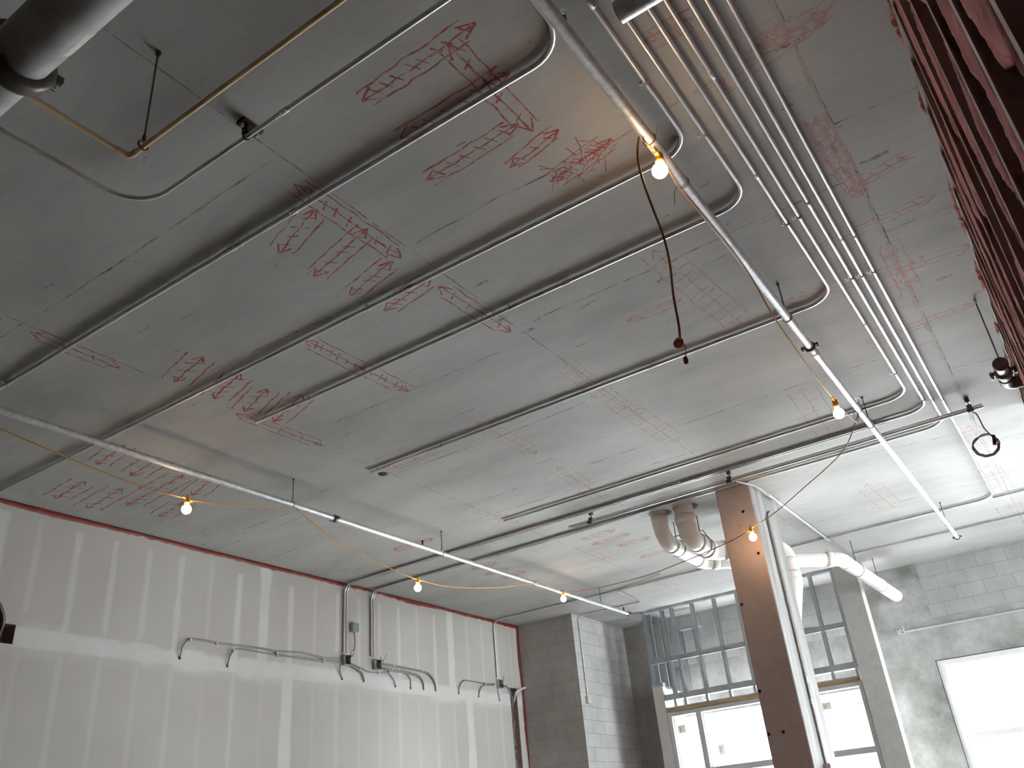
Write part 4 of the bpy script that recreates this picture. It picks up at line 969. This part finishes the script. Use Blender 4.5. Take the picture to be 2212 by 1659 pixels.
# ================================================================== ITEMS ON AND BEHIND THE BROWN COLUMN
xs = -2.545 + 0.014
for i, (dy, lab) in enumerate(((0.0, 'conduit running down the pale side of the brown column, nearer one'), (0.033, 'conduit running down the pale side of the brown column, farther one'))):
    y = 9.27 + dy
    conduit(lab, [(xs, y + 0.12, HC - 0.25 + dy), (xs, y, HC - 0.33 + dy), (xs, y, 0.42)], 0.0105, 0.1, coups=[((xs, y, 1.25 - dy), Za)] if i else [((xs, y, 1.0), Za)], straps=[((xs, y, 2.0), Za, 1)] if i else (), mat='dullpipe', group='conduits on the column side')
jb = Thing('junction_box', (xs, 9.29, 0.35), 'brown dusty box where the two column conduits end', 'junction box')
b = MB(); b.box((xs - 0.013, 9.21, 0.28), (xs + 0.055, 9.52, 0.42), 0.006); jb.part(b, 'housing', M['col'])
wp = [onz(px, py, HC - 0.06) for px, py in ((1590, 1040), (1618, 1047), (1635, 1052), (1655, 1068), (1676, 1081))]
cord('white_cable', 'white cable drooping from the hung rails past the column top', wp, 0.0055, 'gyp', 'cable')
cord('white_cable', 'second white cable curving round the column top', [onz(px, py, HC - 0.045) for px, py in ((1592, 1040), (1630, 1049), (1652, 1062), (1668, 1072), (1677, 1081))], 0.0045, 'gyp', 'cable')
cord('white_cable', 'white cable tail hanging behind the column beside the pipe clamp', [onz(1676, 1082, HC - .05), onz(1676, 1082, HC - .05) + Vector((0, 0.01, -0.12)), onz(1676, 1082, HC - .05) + Vector((0.01, 0.02, -0.3)), onz(1676, 1082, HC - .05) + Vector((-0.03, 0.03, -0.48))], 0.0045, 'gyp', 'cable')
a0 = onz(1656, 1070, ZC); a1 = onz(1795, 1167, ZC); xw = (a0.x + a1.x) / 2
conduit('white conduit running from the column top across the bright ceiling', [V3(xw, a0.y), V3(xw, a1.y)], 0.0125, 0.1, mat='galv', straps=[(V3(xw, a1.y), Ya, 1), (V3(xw, a0.y + .3), Ya, 1)], coups=[(V3(xw, (a0.y * .6 + a1.y * .4)), Ya)])
conduit('thinner conduit end beyond the white conduit near the drain bend', [V3(xw + 0.02, a1.y - 0.05), V3(xw + 0.02, 13.3)], 0.0095, 0.1)

# ================================================================== BACK WALL CONDUIT
wb1 = ony(1945, 1365, YB - 0.03); wz = 2.335
T_ = Thing('junction_box', wb1, 'square pale junction box on the stained wall right of the far column', 'junction box')
b = MB(); b.box((-2.39, YB - 0.05, wz - 0.055), (-2.28, YB, wz + 0.06), 0.004); T_.part(b, 'housing', M['box'])
b = MB()
for dx, dz in ((-0.085, 0.03), (-0.03, -0.025), (-0.03, 0.03)): b.lathe((-2.28 + dx, YB - 0.0505, wz + dz), -Ya, ((0, 0.010), (0.001, 0.009)), 10)
T_.part(b, 'knockout', M['boxdark'])
conduit('conduit running along the stained wall above the right window', [(-2.28, YB - 0.025, wz - 0.02), (3.2, YB - 0.025, wz - 0.02)], 0.0145, 0.1, mat='galv', group='conduit on the window wall')
b = MB(); p = ony(1744, 1364, YB); b.lathe((p.x - 0.06, YB - 0.002, p.z), Xa, ((0, 0.045), (0.11, 0.045)), 16); 
b.bm.free(); b = MB(); n = 18; pr = []
for i in range(n):
    a = 2 * math.pi * i / n; dx = 0.05 if math.cos(a) > 0 else -0.05; pr.append((p.x + dx + 0.045 * math.cos(a), p.z + 0.045 * math.sin(a)))
f = b.bm.faces.new([b.bm.verts.new((x, YB - 0.012, z)) for x, z in pr]); r = bmesh.ops.extrude_face_region(b.bm, geom=[f])
for v in [v for v in r['geom'] if isinstance(v, bmesh.types.BMVert)]: v.co.y = YB - 0.001
bmesh.ops.recalc_face_normals(b.bm, faces=b.bm.faces)
single(b, 'wall_sleeve', M['boxdark'], 'oval dark sleeve in the block wall seen between the columns', 'sleeve')

# ================================================================== DRYWALL ELECTRICAL BOXES AND CABLES
def wl(px, py, off=0.0): return onx(px, py, XL + off)
def wbox(label, y, z, w=0.11, h=0.13, d=0.06, dark=True):
    T_ = Thing('junction_box', (XL, y, z), label, 'junction box')
    b = MB(); t = 0.004
    b.box((XL, y - w / 2, z - h / 2), (XL + 0.004, y + w / 2, z + h / 2)); b.box((XL, y - w / 2, z - h / 2), (XL + d, y - w / 2 + t, z + h / 2)); b.box((XL, y + w / 2 - t, z - h / 2), (XL + d, y + w / 2, z + h / 2))
    b.box((XL, y - w / 2, z - h / 2), (XL + d, y + w / 2, z - h / 2 + t)); b.box((XL, y - w / 2, z + h / 2 - t), (XL + d, y + w / 2, z + h / 2)); T_.part(b, 'housing', M['box'])
    b = MB(); b.box((XL + 0.004, y - w / 2 + t, z - h / 2 + t), (XL + 0.010, y + w / 2 - t, z + h / 2 - t)); T_.part(b, 'interior', M['boxdark'])
    for k in range(5):
        b = MB(); a = Vector((XL + 0.02, y + random.uniform(-0.03, 0.03), z + random.uniform(-0.04, 0.04))); e = a + Vector((random.uniform(0.03, 0.08), random.uniform(-0.05, 0.18), random.uniform(-0.05, 0.16)))
        b.sweep(smooth([a, a.lerp(e, 0.5) + Vector((0.03, 0.02, -0.02)), e], 5), 0.0028, 6); T_.part(b, 'wire', M['black'])
    return T_
yb1, yb2, yb3 = wl(742, 1428).y + 0.02, wl(808, 1436).y + 0.03, wl(1076, 1478).y
T1 = wbox('open box on the drywall with cables leaving both sides, beside the small square box', yb1, 2.275)
T2 = wbox('open box on the drywall with four curled cables to its right', yb2, 2.275)
T3 = wbox('open box on the drywall nearest the dark slot', yb3, 2.265)
sbx = Thing('junction_box', wl(762, 1357), 'small square covered box on the drywall with one looped cable below', 'junction box')
ys_, zs_ = wl(762, 1357).y, wl(762, 1357).z
b = MB(); b.box((XL, ys_ - 0.055, zs_ - 0.06), (XL + 0.06, ys_ + 0.055, zs_ + 0.06), 0.004); sbx.part(b, 'housing', M['box'])
b = MB(); b.box((XL + 0.06, ys_ - 0.052, zs_ - 0.057), (XL + 0.064, ys_ + 0.052, zs_ + 0.057)); sbx.part(b, 'cover', M['teal'])
cord('armoured_cable', 'short cable loop hanging below the small square box', [(XL + 0.03, ys_ - 0.01, zs_ - 0.06), (XL + 0.055, ys_ - 0.015, zs_ - 0.17), (XL + 0.035, ys_ + 0.0, zs_ - 0.27), (XL + 0.0, ys_ + 0.01, zs_ - 0.3)], 0.007, 'cable', 'cable')
def mc(label, pts, off=0.02, group='armoured cables on the drywall', holes=True, straps=(), dbl=False):
    P = [wl(px, py, off) for px, py in pts[:-1]]; e = wl(*pts[-1], 0.001)
    path = smooth(P + [e], 6); T_ = Thing('armoured_cable', path[0], label, 'cable', group)
    b = MB(); b.sweep(path, 0.0075, 8); T_.part(b, 'jacket', M['cable'])
    if dbl:
        b = MB(); b.sweep([q + Vector((0.004, 0, -0.018)) for q in path], 0.0075, 8); T_.part(b, 'jacket', M['cable'])
    b = MB(); b.lathe(e + Xa * 0.0005, Xa, ((0, 0.019), (0.001, 0.018)), 14); T_.part(b, 'wall_hole', M['dark'])
    for (px, py) in straps:
        q = wl(px, py, off); b = MB(); b.box((q.x - off, q.y - 0.008, q.z - 0.014), (q.x + 0.011, q.y + 0.008, q.z + 0.014), 0.002); T_.part(b, 'clip', M['galv'])
mc('longest cable running left from the first box to a hole under its curl', [(738, 1424), (700, 1421), (650, 1410), (600, 1408), (570, 1401), (500, 1393), (460, 1387), (420, 1381), (405, 1385), (394, 1398), (391, 1412), (388, 1421)], straps=[(412, 1382), (468, 1389), (598, 1409), (699, 1423)])
mc('second cable running left from the first box, ending nearer it', [(738, 1431), (699, 1428), (600, 1415), (560, 1408), (520, 1402), (508, 1405), (498, 1415), (494, 1428), (491, 1438)], straps=[(505, 1405), (599, 1415), (700, 1429)])
mc('short cable dropping straight under the first box', [(738, 1434), (734, 1445), (736, 1455), (739, 1466)])
mc('paired cables curling down just right of the first box', [(750, 1433), (768, 1441), (779, 1449), (785, 1459), (786, 1471)], dbl=True, straps=[(777, 1446)])
mc('cable wandering right under the second box', [(752, 1430), (775, 1440), (795, 1450), (818, 1453), (838, 1454), (848, 1464), (853, 1474), (854, 1482)], straps=[(818, 1453)])
mc('cable curling down, second of the four right of the second box', [(812, 1441), (840, 1449), (868, 1452), (880, 1457), (887, 1470), (887, 1486)], straps=[(841, 1450)])
mc('doubled cable curling down, third of the four right of the second box', [(815, 1438), (846, 1445), (889, 1453), (905, 1459), (914, 1472), (915, 1488)], dbl=True, straps=[(847, 1446), (889, 1454)])
mc('doubled cable reaching farthest right of the second box', [(815, 1431), (850, 1437), (912, 1449), (928, 1456), (939, 1472), (941, 1491)], dbl=True, straps=[(851, 1438), (912, 1449)])
mc('cable curling left from the third box', [(1068, 1477), (1045, 1476), (1010, 1470), (1000, 1472), (993, 1482), (991, 1497)], straps=[(1004, 1470), (1048, 1476)])
mc('smaller cable curl just left of the third box', [(1068, 1480), (1048, 1480), (1040, 1484), (1036, 1494), (1034, 1504)], straps=[(1047, 1479)])
mc('short cable dropping under the third box', [(1075, 1484), (1077, 1498), (1079, 1512)])
cord('armoured_cable', 'cable bending from the third box into the top of the dark slot', [wl(1083, 1480, .02), wl(1095, 1483, .02), wl(1102, 1493, .03), wl(1105, 1506, .0), wl(1107, 1520, -0.04)], 0.009, 'cable', 'cable')
fe = Thing('flex_elbow', wl(1113, 1510), 'grey plastic elbow pipe sticking out of the dark slot', 'pipe')
pth = smooth([wl(1110, 1514, -0.02), wl(1113, 1500, .04), wl(1120, 1491, .08), wl(1135, 1485, .13)], 6)
b = MB(); b.sweep(pth, 0.022, 16); fe.part(b, 'pipe', M['box'])
b = MB(); t = (pth[-1] - pth[-2]).normalized(); b.lathe(pth[-1] + t * 0.0, t, ((0, 0.014), (0.001, 0.013)), 14); fe.part(b, 'open_end', M['dark'])
# hoses at the opening on the far left
cord('flexible_hose', 'dark ribbed hose entering the wall opening at the left edge, outer one', [(XL + 0.12, 3.3, 2.5), (XL + 0.16, 3.62, 2.42), (XL + 0.08, 3.88, 2.2), (XL - 0.04, 3.93, 1.99)], 0.024, 'black', 'hose')
cord('flexible_hose', 'grey ribbed hose entering the wall opening at the left edge, inner one', [(XL + 0.12, 3.25, 2.42), (XL + 0.15, 3.55, 2.36), (XL + 0.07, 3.80, 2.18), (XL - 0.04, 3.85, 1.99)], 0.012, 'cable', 'hose')

# stickers on the storefront glass
def sticker(label, px, py, w, h, tilt=0.0):
    p = ony(px, py, YS + 0.052); T_ = Thing('glass_sticker', p, label, 'sticker')
    b = MB(); c, s = math.cos(tilt), math.sin(tilt); ax = Vector((c, 0, s)); az = Vector((-s, 0, c)); b.quad([p - ax * w / 2 - az * h / 2, p + ax * w / 2 - az * h / 2, p + ax * w / 2 + az * h / 2, p - ax * w / 2 + az * h / 2]); T_.part(b, 'paper', M['thinpaper'])
    b = MB()
    for k in range(3): b.obox(p - Ya * 0.0008 + az * h * (0.25 - 0.2 * k) - ax * w * 0.08, ax, Ya, az, (w * (0.3 - 0.06 * k), 0.0002, h * 0.022))
    b.obox(p - Ya * 0.0008 - ax * w * 0.2 - az * h * 0.1, ax, Ya, az, (w * 0.03, 0.0002, h * 0.28)); T_.part(b, 'print', M['ink'])
sticker('torn paper sticker on the narrow left storefront pane', 1473, 1575, 0.13, 0.12, 0.06)
sticker('upright paper sticker on the wide storefront pane', 1559, 1619, 0.10, 0.15)
sticker('small paper sticker on the pane between the two columns', 1786, 1525, 0.13, 0.10)

# ------------------------------------------------------------------ lift everything so the floor is z = 0
for o in bpy.data.objects:
    if o.parent is None: o.location.z += EYE
